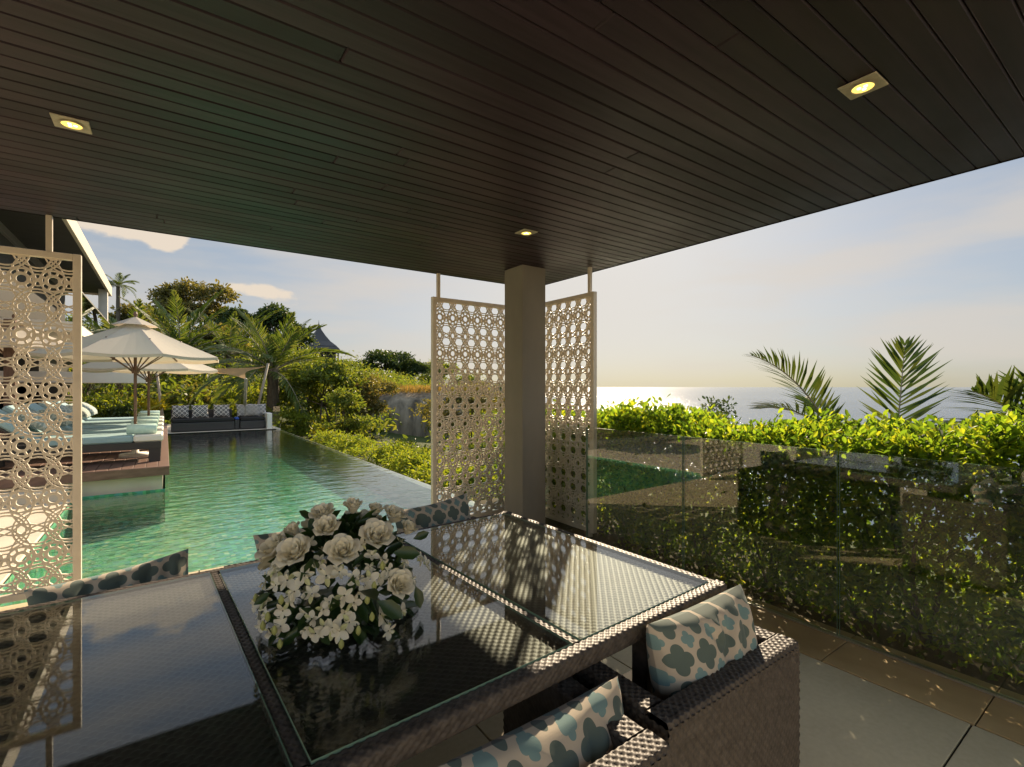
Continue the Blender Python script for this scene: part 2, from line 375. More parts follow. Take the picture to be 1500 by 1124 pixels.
M['sail'] = leaf_mat('tan_shade_cloth', [(0.50, 0.33, 0.165)], 0.55, 1.2, 0.1, 0.9, (1, .9, .72))
M['pole'] = speckled('brown_timber_pole', (0.11, 0.06, 0.04), (0.19, 0.11, 0.075), 4, 0.5, 0.4, 0, 1, (8, 8, 1))
M['greypole'] = speckled('weathered_pole', (0.24, 0.20, 0.15), (0.36, 0.31, 0.24), 4, 0.7, 0.3, 0, 1, (8, 8, 1))
M['bark'] = speckled('bark', (0.06, 0.048, 0.034), (0.15, 0.125, 0.09), 4, 0.9, 0.15, 0.4, 14, (5, 5, 1))
M['petal'] = leaf_mat('ivory_petal', [(0.86, 0.82, 0.66), (0.89, 0.87, 0.76), (0.84, 0.79, 0.62)], 0.3, 0.9, 0.2, 0.6, (1, .97, .85))
M['orchid'] = leaf_mat('white_orchid_petal', [(0.78, 0.76, 0.62), (0.82, 0.81, 0.72), (0.62, 0.66, 0.34)], 0.3, 0.9, 0.2, 0.6, (1, .97, .85))
M['bud'] = leaf_mat('green_bud', [(0.36, 0.42, 0.12), (0.5, 0.52, 0.22)], 0.25, 0.9, 0.2, 0.5)
M['florist'] = leaf_mat('florist_leaf', [(0.018, 0.045, 0.014), (0.04, 0.085, 0.022)], 0.2, 1.2, 0.5, 0.35)
M['hedge'] = leaf_mat('hedge_leaf', [(0.03, 0.06, 0.012), (0.05, 0.10, 0.014), (0.085, 0.145, 0.018), (0.12, 0.18, 0.022), (0.17, 0.19, 0.02)], 0.6, 2.9, 0.2, 0.45)
M['lf_dark'] = leaf_mat('dark_tree_leaf', [(0.022, 0.045, 0.014), (0.045, 0.075, 0.02), (0.06, 0.085, 0.022)], 0.35, 1.5)
M['lf_mid'] = leaf_mat('green_tree_leaf', [(0.06, 0.095, 0.018), (0.105, 0.145, 0.026), (0.15, 0.165, 0.034)], 0.48, 2.0)
M['lf_olive'] = leaf_mat('olive_tree_leaf', [(0.07, 0.075, 0.024), (0.12, 0.115, 0.038), (0.16, 0.14, 0.055)], 0.42, 1.8)
M['lf_lime'] = leaf_mat('lime_shrub_leaf', [(0.09, 0.14, 0.02), (0.15, 0.20, 0.028), (0.19, 0.21, 0.03)], 0.5, 1.9)
M['lf_gold'] = leaf_mat('golden_croton_leaf', [(0.26, 0.25, 0.02), (0.36, 0.31, 0.03)], 0.5, 1.5)
M['lf_palm'] = leaf_mat('palm_leaflet', [(0.05, 0.085, 0.022), (0.08, 0.12, 0.03), (0.11, 0.13, 0.045)], 0.38, 1.7, 0.22, 0.5)
M['lf_cane'] = leaf_mat('near_palm_leaflet', [(0.03, 0.06, 0.022), (0.05, 0.085, 0.028), (0.075, 0.10, 0.03)], 0.4, 1.6, 0.2, 0.5)
M['drygrass'] = leaf_mat('dry_grass', [(0.28, 0.19, 0.07), (0.36, 0.24, 0.09), (0.2, 0.19, 0.06)], 0.4, 1.2)
def cushion_mat(name, base, big, small, n=4.9, patt='quatrefoil'):
    t = MT(name); tcn = t.n('ShaderNodeTexCoord'); mp = t.n('ShaderNodeMapping'); mp.inputs['Scale'].default_value = (n, n, 1); mp.inputs['Rotation'].default_value = (0, 0, 0 if patt == 'quatrefoil' else R(45))
    t.l(tcn.outputs['UV'], mp.inputs[0]); sp = t.n('ShaderNodeSeparateXYZ'); t.l(mp.outputs[0], sp.inputs[0])
    def cell(off):
        ax = t.math('ABSOLUTE', t.math('SUBTRACT', t.math('FRACT', t.math('ADD', sp.outputs[0], off)), 0.5))
        ay = t.math('ABSOLUTE', t.math('SUBTRACT', t.math('FRACT', t.math('ADD', sp.outputs[1], off)), 0.5))
        return t.math('MAXIMUM', ax, ay), t.math('MINIMUM', ax, ay), ax, ay
    def ln(x, y): return t.math('SQRT', t.math('ADD', t.math('MULTIPLY', x, x), t.math('MULTIPLY', y, y)))
    def foil(off, d, r):
        hi, lo, ax, ay = cell(off)
        a = t.math('MINIMUM', ln(t.math('SUBTRACT', hi, d), lo), t.math('MULTIPLY', ln(ax, ay), r / (d * 1.12)))
        return t.math('LESS_THAN', a, r)
    if patt == 'quatrefoil':
        mb_ = foil(0.0, 0.232, 0.205); ms = foil(0.5, 0.125, 0.108)
        w = t.noise(t.coord((1, 1, 1)), 7, 3); bigc = t.mix(w, big, tuple(x * 1.5 for x in big))
        c = t.mix(mb_, base, bigc); c = t.mix(ms, c, small)
    else:
        hi, lo, ax, ay = cell(0.0)
        c = t.mix(t.math('GREATER_THAN', hi, 0.36), base, small)
        c = t.mix(t.math('LESS_THAN', hi, 0.12), c, small)
    t.pr(c, 0.85, 0.2); t.p.inputs['Sheen Weight'].default_value = 0.15
    wv = t.noise(t.coord(), 260, 2); t.bump(wv, 0.15, 0.002); return t.m
M['cushion'] = cushion_mat('quatrefoil_fabric', (0.50, 0.43, 0.335), (0.085, 0.112, 0.098), (0.175, 0.275, 0.27))
M['cushion_d'] = cushion_mat('dark_lattice_fabric', (0.03, 0.03, 0.04), (0, 0, 0), (0.55, 0.50, 0.44), 4.5, 'lattice')
M['cushion_s'] = cushion_mat('sage_lattice_fabric', (0.25, 0.31, 0.29), (0, 0, 0), (0.46, 0.50, 0.45), 7, 'lattice')
t = MT('warm_lamp'); e = t.n('ShaderNodeEmission'); e.inputs[0].default_value = (1.0, 0.66, 0.12, 1); e.inputs[1].default_value = 0.62; t.l(e.outputs[0], t.o.inputs[0]); M['lamp'] = t.m
t = MT('lamp_centre'); e = t.n('ShaderNodeEmission'); e.inputs[0].default_value = (1.0, 0.84, 0.36, 1); e.inputs[1].default_value = 1.2; t.l(e.outputs[0], t.o.inputs[0]); M['lampc'] = t.m
M['plate'] = speckled('aged_steel_plate', (0.34, 0.30, 0.22), (0.5, 0.45, 0.34), 30, 0.5, 0.5)

# ------------------------------------------------------------ the setting: sea, hillside, terrace, pool
V = []; ring = [0, 30, 80, 200, 600, 2000, 8000, 30000, 90000]; NS = 96
def sea_mesh():
    V = [(0, 0, -40)]; F3 = []; F4 = []
    for r in ring[1:]:
        for k in range(NS): a = 2 * math.pi * k / NS; V.append((r * math.cos(a), r * math.sin(a), -40))
    for k in range(NS): F3.append((0, 1 + k, 1 + (k + 1) % NS))
    for i in range(len(ring) - 2):
        for k in range(NS): F4.append((1 + i * NS + k, 1 + (i + 1) * NS + k, 1 + (i + 1) * NS + (k + 1) % NS, 1 + i * NS + (k + 1) % NS))
    return struct(npmesh('sea', V, [np.array(F3), np.array(F4)], M['sea']))
sea_mesh()
def hgt(x, y):
    dx = np.maximum(0, x - 3.5)
    h = -1.3 + np.minimum(0.13 * np.maximum(0, y - 19), 9.5) - 0.12 * dx - 0.0025 * dx ** 2
    h = h + 0.08 * np.maximum(0, -x - 2) * (y > 19)
    h = h - 0.45 * np.maximum(0, y - 105)
    h = h + 0.35 * np.sin(x * 0.31 + 1) * np.sin(y * 0.27) * np.clip((y - 20) / 10, 0, 1)
    return np.maximum(h, -46)
xs = np.concatenate([np.linspace(-140, -12, 40), np.linspace(-9, 30, 40), np.linspace(33, 150, 40)]); ys = np.concatenate([np.linspace(-90, -8, 24), np.linspace(-5, 60, 66), np.linspace(63, 230, 60)])
XX, YY = np.meshgrid(xs, ys, indexing='ij'); P = np.stack([XX, YY, hgt(XX, YY)], -1)
mb = MB(); mb.grid(P, flip=True); struct(mb.build('hillside', M['hill'], smooth=True))

def slab(name, x0, x1, y0, y1, z0, z1, mat, bev=0.0): return struct(MB().box((x0, y0, z0), (x1, y1, z1), bev).build(name, mat))
GX = 3.29; PY0 = 4.75; PFAR = 19.2; PW = -0.03
# terrace: joint bed with separate tiles and the brown border along the glass
slab('terrace_bed', -7, GX + 0.12, -5, PY0 - 0.02, -0.5, -0.012, M['joint'])
mb = MB(); jx = 0.004
tx = [2.925]; 
while tx[-1] > -7: tx.append(tx[-1] - 0.9)
ty = [0.585 + 0.9 * k for k in range(-6, 6)]
for i in range(len(tx) - 1):
    for j in range(len(ty) - 1):
        x1, x0, y0, y1 = tx[i] - jx, max(tx[i + 1] + jx, -7), ty[j] + jx, min(ty[j + 1] - jx, PY0 - 0.02)
        if y1 > y0 and x1 > x0: mb.box((x0, y0, -0.012), (x1, y1, 0.0), 0.0015)
struct(mb.build('terrace_floor', M['tile']))
mb = MB(); by = [0.575 + 0.625 * k for k in range(-9, 8)]
for j in range(len(by) - 1):
    y0, y1 = by[j] + 0.003, min(by[j + 1] - 0.003, PY0 - 0.02)
    if y1 > y0: mb.box((2.933, y0, -0.012), (GX + 0.11, y1, 0.001), 0.0015)
struct(mb.build('terrace_border', M['border']))
# pool
mb = MB(); zb = -0.50
mb.add([(-1.0, PY0, zb), (3.25, PY0, zb), (3.25, PFAR, zb), (0.0, PFAR, zb), (0.0, 8.86, zb), (-1.0, 8.86, zb)], [(0, 1, 2, 3, 4, 5)])
for a, b in (((-1.0, PY0), (3.25, PY0)), ((3.25, PFAR), (0.0, PFAR)), ((0.0, PFAR), (0.0, 8.86)), ((0.0, 8.86), (-1.0, 8.86)), ((-1.0, 8.86), (-1.0, PY0))):
    mb.add([(a[0], a[1], zb), (b[0], b[1], zb), (b[0], b[1], -0.005), (a[0], a[1], -0.005)], [(0, 1, 2, 3)])
struct(mb.build('pool_floor', M['mosaic']))
mb = MB(); mb.box((3.25, PY0, -1.9), (3.40, PFAR + 0.2, PW - 0.012), 0.006); struct(mb.build('infinity_edge', M['lip']))
mb = MB(); mb.add([(-1.0, PY0, PW), (3.36, PY0, PW), (3.36, PFAR, PW), (0, PFAR, PW), (0, 8.86, PW), (-1, 8.86, PW)], [(0, 1, 2, 3, 4, 5)])
struct(mb.build('pool_water', M['water']))
slab('pool_deck', -9.0, -1.02, PY0 - 0.018, 8.84, -0.6, 0.0, M['stone'], 0.01)
# raised wooden sun deck and its render base
slab('deck_base', -9.0, -0.03, 8.92, PFAR, -1.0, 0.19, M['render'])
slab('deck_step', -9.0, -1.06, 8.62, 8.915, 0.0, 0.15, M['render'], 0.01)
mb = MB(); x = 0.05
while x > -9: mb.box((x - 0.136, 8.84, 0.285), (x, PFAR, 0.33), 0.003); x -= 0.142
mb.box((-9, 8.825, 0.20), (0.052, 8.85, 0.326), 0.002); mb.box((0.026, 8.855, 0.20), (0.052, PFAR, 0.28), 0.002)
mb.box((-9, 8.95, 0.19), (0.02, PFAR - 0.05, 0.28))
struct(mb.build('sun_deck', M['wood_deck']))
slab('far_terrace', -9, 3.4, PFAR, 24, -1.2, 0.0, M['stone'])
slab('bounce_ground', -16, 12, -14, -5.02, -0.5, -0.02, M['stone'])  # unseen pale ground behind the camera, added to bounce sunlight under the roof
slab('side_path', -16, -7.02, -5.0, PY0 - 0.03, -0.5, -0.02, M['stone'])
slab('hedge_bed', GX + 0.12, 4.7, -6, PY0 + 0.9, -0.9, -0.04, M['soil'])

# ------------------------------------------------------------ pavilion: ceiling, roof, column, lamps
pav = empty('pavilion', (2.99, 3.98, 0), 'dark timber ceilinged open pavilion over the dining terrace on a taupe corner column', 'pavilion')
def P_(o): o.location = (-2.99, -3.98, 0); return o
RX, RY, CZ = 3.65, 4.69, 2.70
mb = MB(); y = RY - 0.012; k = 0
while y > -1.5:
    w = 0.0945; cuts = [-2.4, rnd.uniform(-2, 2.6), RX - 0.012]
    for a, b in zip(cuts[:-1], cuts[1:]):
        if b - a > 0.02: mb.box((a + 0.0006, y - w + 0.002, CZ + rnd.uniform(0, 0.0012)), (b - 0.0006, y, CZ + 0.02), 0.0055)
    y -= w; k += 1
P_(mb.build('ceiling', M['ceiling'], pav))
mb = MB(); mb.box((-2.6, -1.7, CZ + 0.021), (RX, RY, CZ + 0.30))
mb.box((RX - 0.012, -1.7, CZ - 0.002), (RX, RY, CZ + 0.0205)); mb.box((-2.6, RY - 0.012, CZ - 0.002), (RX - 0.0125, RY, CZ + 0.0205))
P_(mb.build('roof', M['dark'], pav))
P_(MB().box((2.852, 3.837, 0.0), (3.145, 4.147, CZ), 0.004).build('column', M['column'], pav))
P_(MB().box((-2.4, -1.6, 0.0), (-2.1, -1.3, CZ), 0.004).build('column', M['column'], pav))
for (px, py) in ((105, 182), (1264, 127), (771, 341)):
    c = at_z(px, py, CZ - 0.005); f = MB(); s = 0.066
    f.box((c[0] - s, c[1] - s, CZ - 0.007), (c[0] + s, c[1] + s, CZ - 0.001), 0.002)
    f.lathe([(0.047, -0.012), (0.038, -0.012), (0.036, -0.0075)], (c[0], c[1], CZ), 28)
    fr = P_(f.build('downlight', M['plate'], pav))
    l = MB(); l.lathe([(0.0, -0.0095), (0.037, -0.0095)], (c[0], c[1], CZ), 28)
    for k in range(3): a = 2.1 * k; l.lathe([(0.0, -0.0125), (0.007, -0.0125), (0.008, -0.0095)], (c[0] + 0.013 * math.cos(a), c[1] + 0.013 * math.sin(a), CZ), 10, 1)
    l.build('lamp', [M['lamp'], M['lampc']], fr)

# ------------------------------------------------------------ lattice screens
def screen(name, origin, axis, length, zt, zb_, rods, label):
    """origin: the end at local 0; axis 'x' or 'y'; pattern of interlaced rings cut in a thin board"""
    root = empty(name, origin, label, 'screen', 'lattice screens hung round the terrace')
    if axis == 'y': root.rotation_euler = (0, 0, R(90))
    fw, th = 0.045, 0.05
    mb = MB()
    mb.box((0, -th / 2, zb_), (fw, th / 2, zt), 0.003); mb.box((length - fw, -th / 2, zb_), (length, th / 2, zt), 0.003)
    mb.box((fw + 0.0003, -th / 2 + 0.001, zt - fw), (length - fw - 0.0003, th / 2 - 0.001, zt - 0.001), 0.003); mb.box((fw + 0.0003, -th / 2 + 0.001, zb_ + 0.001), (length - fw - 0.0003, th / 2 - 0.001, zb_ + fw), 0.003)
    mb.build('frame', M['screen'], root)
    x0, x1, z0, z1 = fw - 0.004, length - fw + 0.004, zb_ + fw - 0.004, zt - fw + 0.004
    nc = max(3, round((x1 - x0) / 0.1655)); p = (x1 - x0) / nc; rowh = 0.381; sc = p / 0.1655
    mb = MB(); cnt = 0
    rows = [zt - 0.205 - rowh * k for k in range(-1, 8)]
    def ringp(cx, cz, r, w, n):
        nonlocal cnt
        if cx + r < x0 or cx - r > x1 or cz + r < z0 or cz - r > z1: return
        d = 0.0055 + 0.000004 * cnt; cnt += 1
        a = np.linspace(0, 2 * math.pi, n + 1)
        inside = lambda aa: (x0 <= cx + r * math.cos(aa) * sc <= x1) and (z0 <= cz + r * math.sin(aa) <= z1)
        for i in range(n):
            am = (a[i] + a[i + 1]) / 2
            if not inside(am): continue
            V = []
            for aa in (a[i], a[i + 1]):
                for rr in (r - w / 2, r + w / 2):
                    for yy in (-d, d): V.append((min(max(cx + rr * math.cos(aa) * sc, x0), x1), yy, min(max(cz + rr * math.sin(aa), z0), z1)))
            mb.add(V, [(0, 4, 6, 2), (1, 3, 7, 5), (0, 1, 5, 4), (2, 6, 7, 3)])
    def spoke(cx, cz, a_, r0, r1, w):
        nonlocal cnt
        d = 0.0055 + 0.000004 * cnt; cnt += 1; c_, s_ = math.cos(a_), math.sin(a_); V = []
        for rr in (r0, r1):
            for ww in (-w / 2, w / 2):
                for yy in (-d, d): V.append((cx + (rr * c_ - ww * s_) * sc, yy, cz + rr * s_ + ww * c_))
        if min(v[0] for v in V) < x0 or max(v[0] for v in V) > x1 or min(v[2] for v in V) < z0 or max(v[2] for v in V) > z1: return
        mb.add(V, [(0, 4, 6, 2), (1, 3, 7, 5), (0, 1, 5, 4), (2, 6, 7, 3)])
    for rz in rows:
        for k in range(-2, nc + 3):
            cx = x0 + k * p + p * 0.32
            ringp(cx, rz, 0.0365, 0.019, 24); ringp(cx, rz, 0.0720, 0.0105, 32); ringp(cx, rz, 0.226, 0.0088, 64)
            for q in range(8):
                aa = (q + .5) * math.pi / 4; spoke(cx, rz, aa, 0.0455, 0.0675, 0.0125)
            ringp(cx + p / 2, rz, 0.0065, 0.013, 12); ringp(cx + p / 2, rz, 0.040, 0.0075, 18)
            for q in range(4): spoke(cx + p / 2, rz, (q + .5) * math.pi / 2, 0.012, 0.037, 0.010)
            ringp(cx + p / 2, rz - rowh / 2, 0.128, 0.0092, 44); ringp(cx + p / 2, rz - rowh / 2, 0.107, 0.0085, 40)
    mb.build('lattice', M['screen'], root)
    for rx_ in rods: MB().box((rx_ - 0.017, -0.017, zt - 0.002), (rx_ + 0.017, 0.017, CZ - 0.001), 0.003).build('hanging_rod', M['rod'], root)
    for rx_ in rods: MB().box((rx_ - 0.02, -0.02, 0.0), (rx_ + 0.02, 0.02, zb_ + 0.002), 0.003).build('foot', M['rod'], root)
    return root
screen('lattice_screen', (2.278, 4.655, 0), 'x', 1.17, 2.445, 0.05, (0.075, 1.0), 'cream lattice screen left of the column, in front of the pool edge and boulder')
screen('lattice_screen', (3.47, 3.46, 0), 'y', 1.16, 2.445, 0.05, (0.075, 1.0), 'cream lattice screen right of the column, behind the glass with the sea beyond')
screen('lattice_screen', (-1.69, 4.655, 0), 'x', 1.2, 2.445, 0.05, (0.12, 1.03), 'cream lattice screen standing alone at the left edge in front of the house')

# ------------------------------------------------------------ glass balustrade
gb = empty('glass_balustrade', (GX, 1.25, 0), 'frameless clear glass balustrade along the hedge side of the terrace', 'balustrade')
jy = [-2.97, -1.92, -0.86, 0.20, 1.252, 2.325, 3.39, 4.45]
for a, b in zip(jy[:-1], jy[1:]):
    mb = MB(); mb.box((GX - 0.006, a + 0.006, 0.003), (GX + 0.006, b - 0.006, 1.115))
    o = mb.build('glass_panel', [M['poolglass'], M['edge']], gb); o.location = (-GX, -1.25, 0)
    me = o.data
    for pl in me.polygons:
        if abs(pl.normal.x) < 0.5: pl.material_index = 1
o = MB().box((GX - 0.018, jy[0], 0.0015), (GX - 0.0068, jy[-1], 0.012), 0.001).box((GX + 0.0068, jy[0], 0.0015), (GX + 0.02, jy[-1], 0.012), 0.001).build('base_channel', M['metal'], gb); o.location = (-GX, -1.25, 0)

# ------------------------------------------------------------ wicker dining tables
def hweave(t, s, pt, ps, amp):
    r = np.floor(s / ps); fs = s / ps - r
    ph = np.where(r % 2 < 0.5, 0.0, 0.5)
    ft = (t / pt + ph) % 1.0
    bulge = np.sqrt(np.clip(1 - (2 * fs - 1) ** 2, 0, 1))
    over = np.clip(np.sin(np.pi * np.clip(ft / 0.60, 0, 1)), 0, 1) ** 0.7
    return amp * bulge * over
def weave_profile(prof, length, pt=0.026, ps=0.011, amp=0.0035, step=0.0045, ends=True):
    """sweep a 2D profile (list of (a,b)) along t; returns grid (t, a, b) with weave relief"""
    prof = np.array(prof, float); seg = np.linalg.norm(np.diff(prof, axis=0), axis=1); cum = np.concatenate([[0], np.cumsum(seg)])
    ns = max(4, int(cum[-1] / 0.0032)); s = np.linspace(0, cum[-1], ns + 1)
    pa = np.interp(s, cum, prof[:, 0]); pb = np.interp(s, cum, prof[:, 1])
    ta = np.gradient(pa); tb = np.gradient(pb); nn = np.hypot(ta, tb) + 1e-9; na, nb = tb / nn, -ta / nn
    nt_ = max(4, int(length / step)); t_ = np.linspace(0, length, nt_ + 1)
    T, S = np.meshgrid(t_, s, indexing='ij'); h = hweave(T, S, pt, ps, amp)
    if ends: h[0] = 0; h[-1] = 0
    return T, pa[None] + na[None] * h, pb[None] + nb[None] * h
def rim(mb, a, b, w, zt, zb2, side):
    """woven rim between two floor points; w wide, outside on `side` (+1 = left of a->b)"""
    a = np.array(a, float); b = np.array(b, float); L = np.linalg.norm(b - a); u = (b - a) / L; n = np.array((-u[1], u[0])) * side
    e = 0.012
    prof = [(-w + 0.002, zb2), (-w, zt - 0.012), (-w + 0.006, zt), (-e, zt), (-0.003, zt - 0.004), (0, zt - e), (0, zb2 + 0.01), (-0.01, zb2)]
    T, A, B = weave_profile([(p[0], p[1]) for p in prof], L)
    # the relief must point outwards: prof runs inner-bottom -> top -> outer, so its normal is (tb,-ta) reversed
    P = np.stack([a[0] + u[0] * T + n[0] * A, a[1] + u[1] * T + n[1] * A, B], -1)
    mb.grid(P, flip=(side < 0))
def weave_panel(mb, o, u, v, lu, lv, nrm, pt=0.024, ps=0.0105, amp=0.003, step=0.0045, flip=False):
    o, u, v, nrm = (np.array(q, float) for q in (o, u, v, nrm))
    t_ = np.linspace(0, lu, int(lu / step) + 1); s_ = np.linspace(0, lv, int(lv / (ps / 3)) + 1)
    T, S = np.meshgrid(t_, s_, indexing='ij'); h = hweave(T, S, pt, ps, amp)
    mb.grid(o + T[..., None] * u + S[..., None] * v + h[..., None] * nrm, flip=flip)
def table(loc, rz, L, W, divs, label):
    """origin at the right front corner; local x runs left, y runs away"""
    root = empty('dining_table', (loc[0], loc[1], 0), label, 'table', None, rz)
    rw, zt, zb2 = 0.052, 0.75, 0.690
    xs_ = [0] + divs + [-L]
    mb = MB()
    rim(mb, (-L, 0), (0, 0), rw, zt, zb2, -1); rim(mb, (0, 0.001), (0, W - 0.001), rw, zt - 0.0005, zb2 + 0.001, -1)
    rim(mb, (0, W), (-L, W), rw, zt, zb2, -1); rim(mb, (-L, W - 0.001), (-L, 0.001), rw, zt - 0.0005, zb2 + 0.001, -1)
    for d in divs: rim(mb, (d + 0.02, rw), (d + 0.02, W - rw), 0.04, zt - 0.001, zb2 + 0.02, -1)
    fr = mb.build('woven_rim', M['wicker'], root, smooth=True)
    for i in range(len(xs_) - 1):
        x1 = xs_[i] - (rw if i == 0 else 0.02); x0 = xs_[i + 1] + (rw if i == len(xs_) - 2 else 0.02)
        mb = MB(); weave_panel(mb, (x0, rw, zt - 0.022), (1, 0, 0), (0, 1, 0), x1 - x0, W - 2 * rw, (0, 0, 1), 0.030, 0.0145, 0.0042, 0.005)
        mb.build('woven_panel', M['weave'], root, smooth=True)
        mb = MB(); mb.box((x0 - 0.004, rw - 0.004, zt - 0.005), (x1 + 0.004, W - rw + 0.004, zt + 0.003), 0.001)
        o = mb.build('glass_top', [M['tabletop'], M['edge']], root)
        for pl in o.data.polygons:
            if abs(pl.normal.z) < 0.9: pl.material_index = 1
    lw = 0.06
    for lx in (-0.43, -L + 0.43):
        for ly in (0.06, W - 0.06):
            mb = MB(); weave_profile  # legs are wrapped in the same strand
            mb.box((lx - lw / 2, ly - lw / 2, 0.0), (lx + lw / 2, ly + lw / 2, zb2 + 0.004), 0.004); mb.build('leg', M['wicker'], root)
    mb = MB(); mb.box((-L + 0.08, 0.08, zb2 - 0.002), (-0.08, W - 0.08, zb2 + 0.012)); mb.build('underframe', M['charcoal'], root)
    return root
table((1.752, 1.046), R(2.6), 2.315, 1.385, [-0.765, -1.53], 'long dark wicker dining table with three glass panels reflecting sky and screens')

# ------------------------------------------------------------ chairs
def make_chair(loc, rz, label):
    root = empty('wicker_armchair', loc, label, 'chair', 'wicker armchairs at the dining table', rz)
    W_, D_, H, bt = 0.70, 0.60, 0.64, 0.075
    mb = MB(); e = 0.004
    weave_panel(mb, (-W_ / 2, 0, 0.05), (1, 0, 0), (0, 0, 1), W_, H - 0.065, (0, -1, 0), 0.024, 0.0150, 0.0048)
    weave_panel(mb, (-W_ / 2 + bt, bt, 0.24), (1, 0, 0), (0, 0, 1), W_ - 2 * bt, H - 0.255, (0, 1, 0), 0.026, 0.0125, 0.003, 0.007, flip=True)
    T, A, B = weave_profile([(0, H - 0.016), (0.001, H - 0.008), (0.006, H), (bt - 0.006, H), (bt - 0.001, H - 0.006), (bt, H - 0.016)], W_, 0.024, 0.0135, 0.0045)
    T2 = T; mb.grid(np.stack([T2 - W_ / 2, A, B], -1)[:, ::-1], flip=False)
    mb.build('backrest', M['wicker'], root, smooth=True)
    for sgn in (-1, 1):
        mb = MB()
        xo = sgn * W_ / 2; xi = sgn * (W_ / 2 - bt)
        weave_panel(mb, (xo, 0, 0.05), (0, 1, 0), (0, 0, 1), D_, H - 0.065, (sgn, 0, 0), 0.024, 0.0150, 0.0048, 0.0045, flip=(sgn < 0))
        weave_panel(mb, (xi, bt, 0.24), (0, 1, 0), (0, 0, 1), D_ - bt, H - 0.255, (-sgn, 0, 0), 0.026, 0.0125, 0.003, 0.007, flip=(sgn > 0))
        T, A, B = weave_profile([(0, H - 0.017), (0.001, H - 0.008), (0.006, H - 0.001), (bt - 0.006, H - 0.001), (bt - 0.001, H - 0.006), (bt, H - 0.017)], D_ - bt, 0.024, 0.0135, 0.0045)
        mb.grid(np.stack([xo - sgn * A, bt + T, B], -1), flip=(sgn < 0))
        mb.add([(xo, D_, 0.05), (xi, D_, 0.05), (xi, D_, H - 0.016), (xo, D_, H - 0.016)], [(0, 1, 2, 3)])
        mb.build('arm', M['wicker'], root, smooth=True)
    MB().box((-W_ / 2 + bt + 0.002, bt + 0.004, 0.05), (W_ / 2 - bt - 0.002, D_ - 0.01, 0.24)).build('seat_base', M['wicker'], root)
    MB().box((-W_ / 2 + bt + 0.01, bt + 0.01, 0.241), (W_ / 2 - bt - 0.01, D_ - 0.005, 0.33), 0.02).build('seat_cushion', M['seat'], root)
    for sx in (-1, 1):
        for y in (0.03, D_ - 0.07): MB().box((sx * (W_ / 2 - 0.05) - 0.02, y, 0.0), (sx * (W_ / 2 - 0.05) + 0.02, y + 0.04, 0.05)).build('foot', M['charcoal'], root)
    return root
def retag(o, loc, rz, label): o.location = loc; o.rotation_euler = (0, 0, rz); o['label'] = label; return o
ch = make_chair((1.395, 0.782, 0), R(0), 'wicker armchair in the foreground, nearest the glass balustrade, its whole back in view')
for loc, rz, lab in (((0.640, 0.735, 0), 0, 'wicker armchair at the bottom edge, only its right corner showing behind a cushion'),
                     ((1.32, 2.79, 0), R(183), 'wicker armchair on the pool side of the table, nearest the column'),
                     ((0.58, 2.74, 0), R(183), 'wicker armchair on the pool side of the table, behind the flowers'),
                     ((-0.16, 2.66, 0), R(185), 'wicker armchair on the pool side, at the left end of the table')):
    retag(copy_tree(ch), loc, rz, lab)

def pillow_grid(w, h, t, seed=0, n=36, wr=1.0):
    r_ = np.random.default_rng(seed); u = np.linspace(-1, 1, n); U, Vv = np.meshgrid(u, u, indexing='ij')
    pinch = 0.07
    X = U * w / 2 * (1 - pinch * (1 - np.abs(Vv) ** 2.0)); Z = Vv * h / 2 * (1 - pinch * (1 - np.abs(U) ** 2.0))
    T = t * 0.52 * ((1 - np.abs(U) ** 2.2) * (1 - np.abs(Vv) ** 2.2)) ** 0.42
    wv = np.zeros_like(U)
    for k in range(7):
        a = r_.uniform(0, 2 * math.pi); f = r_.uniform(3, 8); wv += np.sin(f * (U * math.cos(a) + Vv * math.sin(a)) + r_.uniform(0, 6)) / 7
    # creases running down from the top edge
    for k in range(4):
        cu = r_.uniform(-0.7, 0.7); sl = r_.uniform(-0.6, 0.6); d = U - cu - sl * (1 - Vv)
        wv += -0.9 * np.exp(-(d / 0.07) ** 2) * np.clip((Vv - 0.05) / 0.8, 0, 1) * np.clip((1 - Vv) * 4, 0, 1) + 0.6 * np.exp(-((d - 0.14) / 0.09) ** 2) * np.clip((Vv - 0.05) / 0.8, 0, 1) * np.clip((1 - Vv) * 4, 0, 1)
    E = np.clip((1 - np.abs(U)) * 6, 0, 1) * np.clip((1 - np.abs(Vv)) * 6, 0, 1)
    front = np.stack([X, -T - 0.012 * wr * wv * E, Z], -1); back = np.stack([X, T + 0.012 * wr * wv[::-1] * E, Z], -1)
    return front, back, np.stack([U * 0.5 + 0.5, (Vv * 0.5 + 0.5) * h / w], -1)
def pillow(name, w, h, t, mat, loc, rot, label, cat='cushion', group=None, seed=0, n=36, wr=1.0):
    f, b, uv = pillow_grid(w, h, t, seed, n, wr); k = f.shape[0]
    idx = np.array([(i * k + j, (i + 1) * k + j, (i + 1) * k + j + 1, i * k + j + 1) for i in range(k - 1) for j in range(k - 1)])
    V = np.concatenate([f.reshape(-1, 3), b.reshape(-1, 3)]); F = np.concatenate([idx, idx[:, ::-1] + k * k])
    o = npmesh(name, V, F, mat, None, True, uv=np.concatenate([uv.reshape(-1, 2)] * 2))
    o.location = loc; o.rotation_euler = rot
    return tag(o, label, cat, group)
G = 'quatrefoil cushions on the dining chairs'
pillow('cushion', 0.50, 0.46, 0.19, M['cushion'], (1.44, 0.925, 0.56), (R(-9), R(-1), R(-1)), 'beige and sage quatrefoil cushion in the foreground chair nearest the balustrade', 'cushion', G, 3, 64, 1.5)
